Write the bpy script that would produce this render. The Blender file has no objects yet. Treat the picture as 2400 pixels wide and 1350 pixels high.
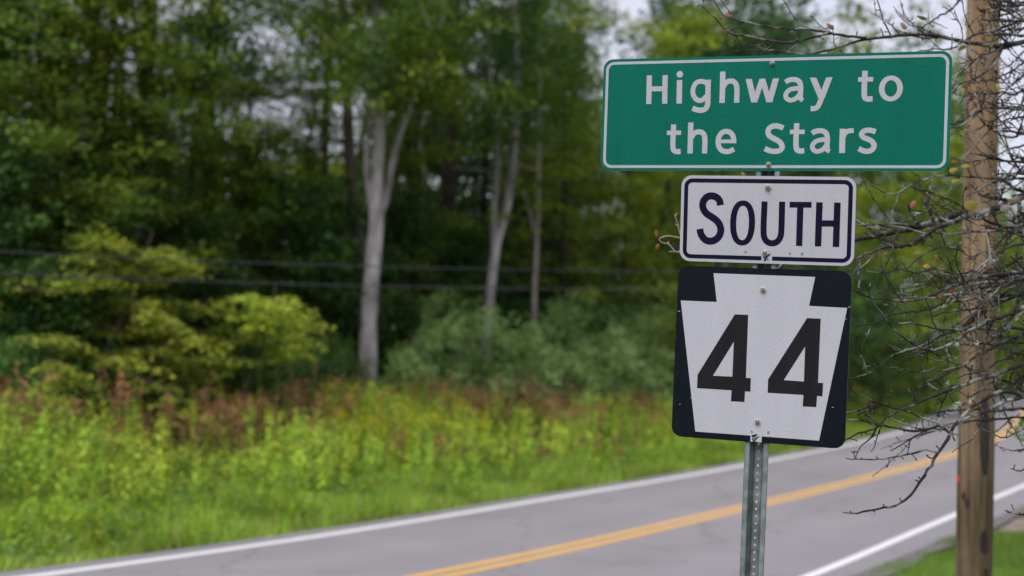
import bpy, math, random
import numpy as np
from mathutils import Matrix, Vector
from mathutils.geometry import tessellate_polygon

SC = bpy.context.scene
# ------------------------------------------------------------------ camera
F = 3333.0                      # focal length in pixels of a 2400 px wide frame (50 mm on 36 mm)
CAMZ = 2.70
_p = math.atan((795 - 675) / F)
_roll = .026
_f = np.array([0, math.cos(_p), math.sin(_p)])
_r0 = np.array([1., 0, 0]); _u0 = np.array([0, -math.sin(_p), math.cos(_p)])
_r = math.cos(_roll) * _r0 + math.sin(_roll) * _u0
_u = math.cos(_roll) * _u0 - math.sin(_roll) * _r0
CAM = np.array([0, 0, CAMZ])
cam_d = bpy.data.cameras.new('camera')
cam = bpy.data.objects.new('camera', cam_d)
SC.collection.objects.link(cam)
cam.matrix_world = Matrix(((_r[0], _u[0], -_f[0], 0), (_r[1], _u[1], -_f[1], 0), (_r[2], _u[2], -_f[2], CAMZ), (0, 0, 0, 1)))
cam_d.sensor_width = 36; cam_d.lens = 50
cam_d.clip_start = .05; cam_d.clip_end = 6000
cam_d.dof.use_dof = True
cam_d.dof.focus_distance = 4.98
cam_d.dof.aperture_fstop = 1.85
SC.camera = cam

# ------------------------------------------------------------------ sky and sun (overcast)
world = bpy.data.worlds.new('World'); SC.world = world; world.use_nodes = True
wn = world.node_tree; wn.nodes.clear()
SUN_EL, SUN_AZ = math.radians(52), math.radians(215)     # behind the camera, a little to its left
sky = wn.nodes.new('ShaderNodeTexSky'); sky.sky_type = 'NISHITA'; sky.sun_disc = False
sky.sun_elevation = SUN_EL; sky.sun_rotation = SUN_AZ
bg1 = wn.nodes.new('ShaderNodeBackground'); bg1.inputs[1].default_value = .05
bg2 = wn.nodes.new('ShaderNodeBackground'); bg2.inputs[0].default_value = (.85, .85, 1, 1); bg2.inputs[1].default_value = .325
mx = wn.nodes.new('ShaderNodeMixShader'); mx.inputs[0].default_value = .9     # closed cloud cover
wo = wn.nodes.new('ShaderNodeOutputWorld')
wn.links.new(sky.outputs[0], bg1.inputs[0])
wn.links.new(bg1.outputs[0], mx.inputs[1]); wn.links.new(bg2.outputs[0], mx.inputs[2])
wn.links.new(mx.outputs[0], wo.inputs[0])
sun_d = bpy.data.lights.new('sun', 'SUN'); sun_d.energy = 1.5; sun_d.angle = math.radians(45); sun_d.color = (1, .96, .92)
sun = bpy.data.objects.new('sun', sun_d); SC.collection.objects.link(sun)
sd = Vector((math.sin(SUN_AZ) * math.cos(SUN_EL), math.cos(SUN_AZ) * math.cos(SUN_EL), math.sin(SUN_EL)))
sun.rotation_euler = sd.to_track_quat('Z', 'Y').to_euler()
vs = SC.view_settings
vs.view_transform = 'Standard'; vs.look = 'None'; vs.exposure = 1.55; vs.gamma = 1; vs.use_curve_mapping = False
cy = SC.cycles
cy.use_denoising = True
cy.max_bounces = 6; cy.diffuse_bounces = 3; cy.glossy_bounces = 3; cy.transmission_bounces = 4; cy.transparent_max_bounces = 4
cy.caustics_reflective = False; cy.caustics_refractive = False

# ------------------------------------------------------------------ helpers
COL = SC.collection
def ray(px, py):
    return _f + _r * ((px - 1200) / F) - _u * ((py - 675) / F)
def at(px, py, depth):            # a point of the place at that depth
    return CAM + ray(px, py) * depth
def gx(px, depth):                # ground x at a depth
    return (px - 1200) / F * depth
def tag(o, label=None, cat=None, group=None, kind=None):
    if label: o['label'] = label
    if cat: o['category'] = cat
    if group: o['group'] = group
    if kind: o['kind'] = kind
    return o
def link(name, data, parent=None):
    o = bpy.data.objects.new(name, data); COL.objects.link(o)
    if parent: o.parent = parent
    return o
def empty(name, loc=(0, 0, 0), rz=0):
    o = link(name, None); o.empty_display_size = .2
    o.location = loc; o.rotation_euler = (0, 0, rz)
    return o
def mesh(name, V, Fc, mat=None, smooth=False):
    me = bpy.data.meshes.new(name)
    me.from_pydata([tuple(map(float, v)) for v in V], [], [tuple(map(int, f)) for f in Fc])
    if smooth: me.polygons.foreach_set('use_smooth', [True] * len(me.polygons))
    if mat: me.materials.append(mat)
    me.update()
    return me
def mesh_np(name, V, Fq, mat, col=None, smooth=False):      # V (n,3), Fq (m,k)
    V = np.ascontiguousarray(V, dtype=np.float32); Fq = np.ascontiguousarray(Fq, dtype=np.int32)
    me = bpy.data.meshes.new(name); m, k = Fq.shape
    me.vertices.add(len(V)); me.vertices.foreach_set('co', V.ravel())
    me.loops.add(m * k); me.loops.foreach_set('vertex_index', Fq.ravel())
    me.polygons.add(m); me.polygons.foreach_set('loop_start', np.arange(0, m * k, k, dtype=np.int32))
    if smooth: me.polygons.foreach_set('use_smooth', np.ones(m, dtype=bool))
    me.update(calc_edges=True)
    if col is not None:
        a = me.attributes.new('tint', 'FLOAT_COLOR', 'POINT')
        c = np.ones((len(V), 4), dtype=np.float32); c[:, :3] = col
        a.data.foreach_set('color', c.ravel())
    me.materials.append(mat)
    return me

# ------------------------------------------------------------------ materials
def nodes_of(m):
    m.use_nodes = True; nt = m.node_tree; nt.nodes.clear()
    out = nt.nodes.new('ShaderNodeOutputMaterial'); b = nt.nodes.new('ShaderNodeBsdfPrincipled')
    nt.links.new(b.outputs[0], out.inputs[0])
    return nt, b, out
def noise(nt, scale, detail=4, rough=.55, vec=None, coord='Object', stretch=None):
    tc = nt.nodes.new('ShaderNodeTexCoord'); n = nt.nodes.new('ShaderNodeTexNoise')
    n.inputs['Scale'].default_value = scale; n.inputs['Detail'].default_value = detail; n.inputs['Roughness'].default_value = rough
    src = tc.outputs[coord]
    if stretch:
        mp = nt.nodes.new('ShaderNodeMapping'); mp.inputs['Scale'].default_value = stretch
        nt.links.new(src, mp.inputs[0]); src = mp.outputs[0]
    nt.links.new(src, n.inputs['Vector'])
    return n.outputs['Fac']
def ramp(nt, src, stops):
    r = nt.nodes.new('ShaderNodeValToRGB'); e = r.color_ramp.elements
    while len(e) < len(stops): e.new(.5)
    for k, (p, c) in enumerate(stops):
        e[k].position = p; e[k].color = (*c, 1) if len(c) == 3 else c
    nt.links.new(src, r.inputs[0]); return r.outputs[0]
def mixc(nt, fac, a, b, mode='MIX'):
    m = nt.nodes.new('ShaderNodeMix'); m.data_type = 'RGBA'; m.blend_type = mode
    for s, v in ((m.inputs[0], fac), (m.inputs[6], a), (m.inputs[7], b)):
        if hasattr(v, 'is_output'): nt.links.new(v, s)
        else: s.default_value = v if not isinstance(v, tuple) else (*v, 1)
    return m.outputs[2]
def bump(nt, b, h, strength=.3, dist=.01):
    n = nt.nodes.new('ShaderNodeBump'); n.inputs['Strength'].default_value = strength; n.inputs['Distance'].default_value = dist
    nt.links.new(h, n.inputs['Height']); nt.links.new(n.outputs[0], b.inputs['Normal'])
def basic(name, c1, c2, scale, rough=.8, detail=4, bstr=0, bdist=.01, stretch=None, lo=.35, hi=.65, metal=0, spec=.3):
    m = bpy.data.materials.new(name); nt, b, _ = nodes_of(m)
    n = noise(nt, scale, detail, stretch=stretch)
    nt.links.new(ramp(nt, n, [(lo, c1), (hi, c2)]), b.inputs['Base Color'])
    b.inputs['Roughness'].default_value = rough; b.inputs['Metallic'].default_value = metal
    b.inputs['Specular IOR Level'].default_value = spec
    if bstr: bump(nt, b, n, bstr, bdist)
    return m
def foliage(name, trans=.3, gain=1.0):
    m = bpy.data.materials.new(name); m.use_nodes = True; nt = m.node_tree; nt.nodes.clear()
    out = nt.nodes.new('ShaderNodeOutputMaterial')
    at_ = nt.nodes.new('ShaderNodeAttribute'); at_.attribute_name = 'tint'
    d = nt.nodes.new('ShaderNodeBsdfDiffuse'); t = nt.nodes.new('ShaderNodeBsdfTranslucent')
    g = nt.nodes.new('ShaderNodeBsdfGlossy'); g.inputs['Roughness'].default_value = .45
    g.inputs[0].default_value = (.8, .8, .8, 1)
    m1 = nt.nodes.new('ShaderNodeMixShader'); m1.inputs[0].default_value = trans
    m2 = nt.nodes.new('ShaderNodeMixShader'); m2.inputs[0].default_value = .008
    nt.links.new(at_.outputs['Color'], d.inputs[0]); nt.links.new(at_.outputs['Color'], t.inputs[0])
    nt.links.new(d.outputs[0], m1.inputs[1]); nt.links.new(t.outputs[0], m1.inputs[2])
    nt.links.new(m1.outputs[0], m2.inputs[1]); nt.links.new(g.outputs[0], m2.inputs[2])
    nt.links.new(m2.outputs[0], out.inputs[0])
    return m
M = {}
M['leaf'] = foliage('leaf', .33)
M['grass'] = foliage('grass_blades', .3)
M['ground'] = basic('ground_turf', (.07, .10, .014), (.13, .16, .03), .8, .95, 8)
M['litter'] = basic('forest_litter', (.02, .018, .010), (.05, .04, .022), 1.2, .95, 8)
M['gravel'] = basic('gravel', (.075, .07, .07), (.15, .14, .14), 9, .95, 8, .5, .02)
M['dirt'] = basic('dirt', (.13, .10, .08), (.20, .16, .135), 3, .95, 8, .4, .02)
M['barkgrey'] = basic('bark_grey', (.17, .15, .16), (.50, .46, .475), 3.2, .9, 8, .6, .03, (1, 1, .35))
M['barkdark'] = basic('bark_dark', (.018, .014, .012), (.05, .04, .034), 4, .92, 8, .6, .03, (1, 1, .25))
M['barkbrown'] = basic('bark_brown', (.05, .035, .03), (.13, .10, .085), 4, .92, 8, .6, .03, (1, 1, .25))
M['barkpale'] = basic('bark_pale', (.24, .20, .18), (.45, .40, .36), 4, .9, 8, .4, .02, (1, 1, .3))
def asphalt():
    m = bpy.data.materials.new('asphalt'); nt, b, _ = nodes_of(m)
    big = noise(nt, .25, 5, stretch=None); fine = noise(nt, 60, 3)
    c = ramp(nt, big, [(.3, (.190, .181, .190)), (.7, (.218, .208, .218))])
    c2 = ramp(nt, fine, [(.3, (.75, .75, .75)), (.7, (1.2, 1.2, 1.2))])
    ac = nt.nodes.new('ShaderNodeAttribute'); ac.attribute_name = 'across'
    g = lambda v: (v, v, v)
    wheel = ramp(nt, ac.outputs['Fac'], [(0, g(.88)), (.07, g(.98)), (.14, g(.94)), (.24, g(1.03)), (.36, g(.94)), (.47, g(1.02)), (.64, g(.94)), (.76, g(1.03)), (.86, g(.94)), (.94, g(.97))])
    c = mixc(nt, 1.0, mixc(nt, 1.0, c, c2, 'MULTIPLY'), wheel, 'MULTIPLY')
    v = nt.nodes.new('ShaderNodeTexVoronoi'); v.feature = 'DISTANCE_TO_EDGE'; v.inputs['Scale'].default_value = .35
    tc = nt.nodes.new('ShaderNodeTexCoord'); wn_ = nt.nodes.new('ShaderNodeTexNoise'); wn_.inputs['Scale'].default_value = 1.6; wn_.inputs['Detail'].default_value = 6
    nt.links.new(tc.outputs['Object'], wn_.inputs['Vector'])
    va = nt.nodes.new('ShaderNodeVectorMath'); va.operation = 'MULTIPLY_ADD'; va.inputs[1].default_value = (.9, .9, .9); nt.links.new(wn_.outputs['Color'], va.inputs[0]); nt.links.new(tc.outputs['Object'], va.inputs[2]); nt.links.new(va.outputs[0], v.inputs['Vector'])
    crack = ramp(nt, v.outputs['Distance'], [(.006, g(.45)), (.016, g(1))])
    patchy = ramp(nt, noise(nt, .9, 5, .6), [(.35, g(.96)), (.5, g(1)), (.68, g(1.03))])
    c = mixc(nt, .30, c, mixc(nt, 1.0, c, crack, 'MULTIPLY'))
    nt.links.new(mixc(nt, 1.0, c, patchy, 'MULTIPLY'), b.inputs['Base Color'])
    b.inputs['Roughness'].default_value = .85; b.inputs['Specular IOR Level'].default_value = .25
    bump(nt, b, fine, .3, .004); return m
M['asphalt'] = asphalt()
def roadpaint(name, c):
    m = bpy.data.materials.new(name); nt, b, _ = nodes_of(m)
    n = noise(nt, 14, 8, .7)
    nt.links.new(ramp(nt, n, [(.25, tuple(.72 * v for v in c)), (.5, c), (.8, tuple(min(.85, 1.06 * v) for v in c))]), b.inputs['Base Color'])
    b.inputs['Roughness'].default_value = .7; return m
M['paintw'] = roadpaint('white_road_paint', (.60, .59, .61))
M['painty'] = roadpaint('yellow_road_paint', (.60, .33, .05))
def sheeting(name, c, var=.07, rough=.38):       # retroreflective sheet with its fine prism grain
    m = bpy.data.materials.new(name); nt, b, _ = nodes_of(m)
    tc = nt.nodes.new('ShaderNodeTexCoord'); mp = nt.nodes.new('ShaderNodeMapping'); mp.inputs['Scale'].default_value = (210, 110, 1)
    nt.links.new(tc.outputs['Object'], mp.inputs[0])
    w = nt.nodes.new('ShaderNodeTexNoise'); w.inputs['Scale'].default_value = 1.0; w.inputs['Detail'].default_value = 2
    nt.links.new(mp.outputs[0], w.inputs['Vector'])
    st = noise(nt, 9, 3, stretch=(1.6, .16, 1))
    a = ramp(nt, w.outputs['Fac'], [(.3, tuple(v * (1 - var * 1.6) for v in c)), (.7, tuple(min(1, v * (1 + var * 1.6)) for v in c))])
    k = ramp(nt, st, [(.3, (1 - var,) * 3), (.7, (1 + var * .6,) * 3)])
    nt.links.new(mixc(nt, 1.0, a, k, 'MULTIPLY'), b.inputs['Base Color'])
    b.inputs['Roughness'].default_value = rough; b.inputs['Specular IOR Level'].default_value = .10
    bump(nt, b, w.outputs['Fac'], .08, .0006); return m
M['sgreen'] = sheeting('green_sheeting', (.000, .097, .070), .09)
M['swhite'] = sheeting('white_sheeting', (.345, .345, .405), .04)
M['sletter'] = sheeting('letter_sheeting', (.335, .325, .37), .05)
M['snavy'] = sheeting('black_blue_ink', (.003, .005, .010), .2, .45)
M['sink'] = sheeting('purple_black_ink', (.006, .004, .022), .2, .4)
M['sblack'] = sheeting('black_ink', (.012, .010, .014), .2, .4)
M['alu'] = basic('aluminium_edge', (.42, .42, .44), (.58, .58, .60), 60, .4, 3, metal=.8)
M['galv'] = basic('galvanised_steel', (.11, .13, .145), (.21, .24, .26), 22, .5, 7, .05, .001, (1, 1, .5), metal=.35)
M['bolt'] = basic('bolt_steel', (.16, .16, .17), (.30, .30, .31), 90, .4, 3, metal=.7)
M['washer'] = basic('nylon_washer', (.36, .36, .36), (.46, .46, .46), 90, .5, 3)

# ------------------------------------------------------------------ road line and terrain
def catmull(P, step=None, n=None):
    P = np.asarray(P, float); Q = np.vstack([2 * P[0] - P[1], P, 2 * P[-1] - P[-2]]); out = []
    for i in range(1, len(Q) - 2):
        p0, p1, p2, p3 = Q[i - 1:i + 3]
        t0 = 0; t1 = t0 + max(1e-9, np.linalg.norm(p1 - p0)) ** .5; t2 = t1 + max(1e-9, np.linalg.norm(p2 - p1)) ** .5; t3 = t2 + max(1e-9, np.linalg.norm(p3 - p2)) ** .5
        k = n or max(2, int(np.linalg.norm(p2 - p1) / step))
        for t in np.linspace(t1, t2, k, endpoint=False):
            A1 = (t1 - t) / (t1 - t0) * p0 + (t - t0) / (t1 - t0) * p1; A2 = (t2 - t) / (t2 - t1) * p1 + (t - t1) / (t2 - t1) * p2
            A3 = (t3 - t) / (t3 - t2) * p2 + (t - t2) / (t3 - t2) * p3
            B1 = (t2 - t) / (t2 - t0) * A1 + (t - t0) / (t2 - t0) * A2; B2 = (t3 - t) / (t3 - t1) * A2 + (t - t1) / (t3 - t1) * A3
            out.append((t2 - t) / (t2 - t1) * B1 + (t - t1) / (t2 - t1) * B2)
    out.append(P[-1]); return np.array(out)
CL = catmull([(-110, -95), (-50, -38), (-20.2, -6.9), (-7.1, 8.2), (-.88, 16.1), (3.85, 23.6), (6.6, 28.2), (11.8, 37.6), (15.9, 46), (30.4, 82), (53.8, 137), (148, 314)], step=1.0)
T_ = np.gradient(CL, axis=0); T_ /= np.linalg.norm(T_, axis=1)[:, None]
NR = np.stack([T_[:, 1], -T_[:, 0]], 1)                    # towards the near (camera) side
def lateral(xy):
    xy = np.atleast_2d(xy); out = np.empty(len(xy)); st = np.empty(len(xy), int)
    for i in range(0, len(xy), 4000):
        q = xy[i:i + 4000]; D = ((q[:, None, :] - CL[None]) ** 2).sum(2); j = D.argmin(1)
        out[i:i + 4000] = ((q - CL[j]) * NR[j]).sum(1); st[i:i + 4000] = j
    return out, st
def sstep(t): t = np.clip(t, 0, 1); return t * t * (3 - 2 * t)
def gz(xy, d=None):
    xy = np.atleast_2d(np.asarray(xy, float))
    if d is None: d, _ = lateral(xy)
    x, y = xy[:, 0], xy[:, 1]
    z = np.where(np.abs(d) < 4.5, -.045, 0.)
    z = z + 1.05 * sstep((d - 4.2) / 6) * (1 - .75 * sstep((y - 8) / 9))
    z = z + .06 * sstep((np.abs(d) - 4.5) / 1.5)
    z = z + 7 * sstep((y - 75) / 70) * sstep((d - 8) / 40) + 3 * sstep((y - 110) / 90)
    z = z + .05 * np.sin(x * .9 + 1) * np.cos(y * .7) * sstep((np.abs(d) - 5) / 4)
    return z
def road_strip(name, o0, o1, z, mat, i0=0, i1=None, parent=None):
    i1 = i1 or len(CL); V = []; Fc = []
    zz = np.array([3 * float(sstep((p[1] - 110) / 90)) for p in CL])
    for k, i in enumerate(range(i0, i1)):
        e0, e1 = (o0(CL[i][1]), o1(CL[i][1])) if callable(o0) else (o0, o1); a = CL[i] + NR[i] * e0; b = CL[i] + NR[i] * e1
        V += [(*a, z + zz[i]), (*b, z + zz[i])]
        if k: Fc.append((2 * k - 2, 2 * k - 1, 2 * k + 1, 2 * k))
    me = mesh(name, V, Fc, mat); at_ = me.attributes.new('across', 'FLOAT', 'POINT')
    at_.data.foreach_set('value', [v for _ in range(len(V) // 2) for v in (0., 1.)])
    return link(name, me, parent)
gxs = np.concatenate([[-3000, -1500, -800, -400, -200, -120, -80, -60], np.arange(-48, 70, 1.0), [75, 85, 100, 130, 180, 260, 400, 800, 1500, 3000]])
gys = np.concatenate([[-3000, -1000, -300, -100, -50, -25, -15], np.arange(-8, 60, 1.0), np.arange(62, 150, 4.), [160, 200, 260, 400, 800, 1500, 3000, 5000]])
XX, YY = np.meshgrid(gxs, gys); gxy = np.stack([XX.ravel(), YY.ravel()], 1)
nx, ny = len(gxs), len(gys)
ii = (np.arange(ny - 1)[:, None] * nx + np.arange(nx - 1)[None]).ravel()
ground = link('ground', mesh_np('ground', np.column_stack([gxy, gz(gxy)]), np.stack([ii, ii + 1, ii + 1 + nx, ii + nx], 1), M['ground'], smooth=True))
tag(ground, 'grassy ground on both sides of the road', 'ground', kind='structure')
road = road_strip('road', -3.5, 3.72, 0.0, M['asphalt'])
tag(road, 'grey asphalt two lane road curving away to the right', 'road', kind='structure')
road_strip('edge_line', lambda y: float(np.interp(y, [10, 17, 27, 60], [3.34, 3.28, 2.92, 2.94])), lambda y: float(np.interp(y, [10, 17, 27, 60], [3.48, 3.42, 3.06, 3.08])), .004, M['paintw'], parent=road)
road_strip('edge_line', -3.13, -2.97, .004, M['paintw'], parent=road)
road_strip('centre_line', .065, .19, .004, M['painty'], parent=road)
road_strip('centre_line', -.19, -.065, .004, M['painty'], parent=road)
sh = road_strip('gravel_shoulder', lambda y: 3.70, lambda y: 4.0 + .05 * math.sin(y * 1.7) + .04 * math.sin(y * 4.1 + 1), .012, M['gravel'])
tag(sh, 'narrow dark gravel shoulder beside the near edge line', 'shoulder', kind='structure')
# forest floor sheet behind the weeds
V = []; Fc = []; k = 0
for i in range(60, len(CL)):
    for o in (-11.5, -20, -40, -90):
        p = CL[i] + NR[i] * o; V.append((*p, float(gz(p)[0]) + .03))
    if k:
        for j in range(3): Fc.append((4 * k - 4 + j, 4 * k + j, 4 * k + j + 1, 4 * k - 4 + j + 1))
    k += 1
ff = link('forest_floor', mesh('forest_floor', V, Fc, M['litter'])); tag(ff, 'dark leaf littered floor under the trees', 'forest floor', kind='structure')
# dirt driveway mouth on the right lawn
V = []; Fc = []
xs = np.linspace(6.9, 22, 24)
for k, x in enumerate(xs):
    for j, y in enumerate(np.linspace(21.6, 23.6, 5)):
        yy = y + .25 * math.sin(x * 1.3 + j) * (j in (0, 4)); V.append((x, yy, float(gz([(x, yy)])[0]) + .02))
    if k:
        for j in range(4): Fc.append((5 * k - 5 + j, 5 * k + j, 5 * k + j + 1, 5 * k - 5 + j + 1))
dd = link('dirt_driveway', mesh('dirt_driveway', V, Fc, M['dirt'])); tag(dd, 'reddish dirt driveway mouth behind the wooden pole', 'driveway', kind='structure')

# ------------------------------------------------------------------ vegetation builders
RNG = np.random.default_rng(44)
def leaves(C, N, L, Wd, rng, jit=.5):
    """rhombic leaves: centres C (n,3), normals N, half length L, half width Wd"""
    n = len(C); N = N + rng.normal(0, jit, (n, 3)); N /= np.linalg.norm(N, axis=1)[:, None]
    a = rng.normal(0, 1, (n, 3)); a -= (a * N).sum(1)[:, None] * N; a /= np.linalg.norm(a, axis=1)[:, None]
    b = np.cross(N, a); L = np.broadcast_to(L, n)[:, None]; Wd = np.broadcast_to(Wd, n)[:, None]
    V = np.stack([C - a * L, C + b * Wd, C + a * L, C - b * Wd], 1).reshape(-1, 3)
    return V, np.arange(4 * n).reshape(n, 4)
class Leafy:
    def __init__(s): s.V = []; s.F = []; s.C = []; s.n = 0
    def add(s, V, Fq, col):
        s.V.append(V); s.F.append(Fq + s.n); s.n += len(V)
        s.C.append(np.broadcast_to(col, (len(V), 3)) if np.ndim(col) == 1 else col)
    def spray(s, c, rad, thick, n, size, cols, rng, up=(0, 0, 1), droop=.25, jit=.45, aspect=.55):
        th = rng.uniform(0, 2 * math.pi, n); r = rad * np.sqrt(rng.uniform(0, 1, n)) * (1 + .25 * np.sin(3 * th + rng.uniform(0, 6)))
        P = np.stack([r * np.cos(th), r * np.sin(th), rng.normal(0, thick, n) - droop * r * r / max(rad, .01)], 1)
        up = np.array(up, float); up /= np.linalg.norm(up)
        q = np.array(Vector((0, 0, 1)).rotation_difference(Vector(up)).to_matrix())
        C = P @ q.T + c; L = size * rng.uniform(.6, 1.3, n)
        V, Fq = leaves(C, np.tile(up, (n, 1)), L, L * aspect, rng, jit)
        base = np.array(cols[rng.integers(len(cols))]); k = rng.uniform(.72, 1.28, n)[:, None]
        s.add(V, Fq, np.repeat(base * k * (1 + rng.normal(0, .06, (n, 3))), 4, 0).clip(.002, 1))
    def build(s, name, mat): return mesh_np(name, np.vstack(s.V), np.vstack(s.F), mat, np.vstack(s.C))
def tube(V, Fc, P, R, sides=6, cap=True):
    P = np.asarray(P, float); n0 = len(V); n = len(P)
    T = np.gradient(P, axis=0); T /= np.linalg.norm(T, axis=1)[:, None] + 1e-12
    ref = np.array([1., 0, 0]) if abs(T[0][0]) < .9 else np.array([0, 1., 0]); X = np.cross(T[0], ref)
    for i in range(n):
        X = X - T[i] * (X @ T[i]); X /= np.linalg.norm(X) + 1e-12; Y = np.cross(T[i], X)
        for k in range(sides):
            a = 2 * math.pi * k / sides; V.append(P[i] + R[i] * (math.cos(a) * X + math.sin(a) * Y))
        if i:
            o = n0 + (i - 1) * sides
            for k in range(sides): Fc.append((o + k, o + (k + 1) % sides, o + sides + (k + 1) % sides, o + sides + k))
    if cap:
        Fc.append(tuple(n0 + (n - 1) * sides + k for k in range(sides)))
def tubes_mesh(name, V, Fc, mat): return mesh(name, V, Fc, mat, smooth=True)
def wander(p0, d, length, n, rng, wob=.12, lift=0.):
    d = np.array(d, float); d /= np.linalg.norm(d); P = [np.array(p0, float)]
    for i in range(n):
        d = d + rng.normal(0, wob, 3) + np.array([0, 0, lift]); d /= np.linalg.norm(d); P.append(P[-1] + d * length / n)
    return np.array(P)
# real leaf colours
YG = [(0.251, 0.325, 0.032), (0.203, 0.286, 0.032), (0.287, 0.338, 0.039)]
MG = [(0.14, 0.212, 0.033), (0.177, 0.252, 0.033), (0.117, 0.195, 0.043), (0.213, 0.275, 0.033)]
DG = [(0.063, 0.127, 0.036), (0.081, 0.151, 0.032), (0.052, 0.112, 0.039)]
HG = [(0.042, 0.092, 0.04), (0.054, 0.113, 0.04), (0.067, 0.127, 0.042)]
SG = [(0.258, 0.39, 0.135), (0.224, 0.352, 0.112), (0.318, 0.457, 0.169), (0.189, 0.295, 0.079)]
BG = [(0.087, 0.181, 0.043), (0.109, 0.217, 0.046), (0.072, 0.152, 0.046)]
def broadleaf(seed, H, base, spread, pal, nl=26, per=5, nleaf=95, size=.068, bark='barkdark', r0=.2, flat=.10, tl=.55):
    """returns trunk mesh, crown mesh"""
    rng = np.random.default_rng(seed); V = []; Fc = []; L = Leafy()
    tr = wander((0, 0, -.3), (rng.normal(0, .03), rng.normal(0, .03), 1), H + .3, 14, rng, .03, .02)
    tube(V, Fc, tr, np.linspace(r0 * 1.1, r0 * .18, len(tr)) * np.where(np.arange(len(tr)) == 0, 1.35, 1), 9)
    for k in range(nl):
        f = (k + rng.uniform(0, 1)) / nl; h = base + (H - base) * f; i = min(len(tr) - 2, int((h + .3) / (H + .3) * 14))
        p = tr[i]; az = k * 2.4 + rng.uniform(-.5, .5); ln = spread * (1 - .75 * f ** 1.6) * rng.uniform(.7, 1.15)
        el = rng.uniform(.05, .45) + .5 * f
        B = wander(p, (math.cos(az) * math.cos(el), math.sin(az) * math.cos(el), math.sin(el)), ln, 7, rng, .14, -.03)
        rb = max(.012, r0 * .34 * (1 - .7 * f)); tube(V, Fc, B, np.linspace(rb, rb * .25, 8), 5)
        for j in range(per):
            q = B[int(rng.integers(2, 8))] + rng.normal(0, .22, 3); L.spray(q, rng.uniform(.45, .95), flat, nleaf, size, pal, rng, up=(rng.normal(0, .2), rng.normal(0, .2), 1))
    return tubes_mesh('trunk', V, Fc, M[bark]), L.build('crown', M['leaf'])
def conifer(seed, H, base, spread, pal, whorls=26, size=.075, r0=.22, nleaf=80, bark='barkdark'):
    rng = np.random.default_rng(seed); V = []; Fc = []; L = Leafy()
    tr = wander((0, 0, -.3), (0, 0, 1), H + .3, 12, rng, .012, .02); tube(V, Fc, tr, np.linspace(r0, .02, len(tr)), 8)
    for w in range(whorls):
        f = (w + rng.uniform(0, .6)) / whorls; h = base + (H - base) * f
        p = tr[min(11, int((h + .3) / (H + .3) * 12))].copy(); p[2] = h; nb = int(rng.integers(4, 6)); a0 = rng.uniform(0, 6)
        for b in range(nb):
            az = a0 + 2 * math.pi * b / nb + rng.normal(0, .2); ln = spread * (1 - f) ** .8 * rng.uniform(.65, 1.2) + .3
            B = wander(p, (math.cos(az), math.sin(az), .12), ln, 5, rng, .08, -.04); tube(V, Fc, B, np.linspace(.035, .008, 6) * (1.3 - f), 4)
            for j in range(max(2, int(ln * 1.5))):
                q = B[int(rng.integers(1, 6))] + rng.normal(0, .12, 3); L.spray(q, rng.uniform(.35, .75), .06, nleaf // 2, size * 1.25, pal, rng, droop=.5, jit=.5, aspect=.34)
    return tubes_mesh('trunk', V, Fc, M[bark]), L.build('crown', M['leaf'])
def shrub(seed, H, R, pal, n=60, nleaf=70, size=.05, bark='barkbrown', upright=.5):
    rng = np.random.default_rng(seed); V = []; Fc = []; L = Leafy()
    for k in range(9):
        az = rng.uniform(0, 6.28); el = rng.uniform(.7, 1.4)
        B = wander((rng.normal(0, .12), rng.normal(0, .12), -.1), (math.cos(az) * math.cos(el), math.sin(az) * math.cos(el), math.sin(el)), H * rng.uniform(.6, 1.), 6, rng, .12)
        tube(V, Fc, B, np.linspace(.03, .006, 7), 5)
    for k in range(n):
        th = rng.uniform(0, 6.28); f = rng.uniform(.05, 1) ** .8; rr = R * math.sqrt(rng.uniform(0, 1)) * math.sqrt(max(.05, 1 - f * f * .9)) * (1 + .3 * math.sin(2 * th + seed))
        c = np.array([rr * math.cos(th), rr * math.sin(th), H * f * (1 - .12 * math.sin(3 * th + seed))])
        L.spray(c, rng.uniform(.18, .42), .09, nleaf, size, pal, rng, up=(math.cos(th) * upright, math.sin(th) * upright, 1), jit=.8, aspect=.4)
    return tubes_mesh('stems', V, Fc, M[bark]), L.build('foliage', M['leaf'])
def put(name, parts, loc, rz, s, label, cat, group=None, names=('trunk', 'crown')):
    e = empty(name, loc, rz); e.scale = s if isinstance(s, tuple) else (s, s, s)
    for nme, me in zip(names, parts): link(nme, me, e)
    tag(e, label, cat, group); return e
def zline(px, lat):                   # depth of the line that runs at that distance beyond the road's middle
    a = (px - 1200) / F; return (lat + 10.2) / (.588 - .809 * a)
def ground_at(px, depth):
    x = gx(px, depth); return (x, depth, float(gz([(x, depth)])[0]))

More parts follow.
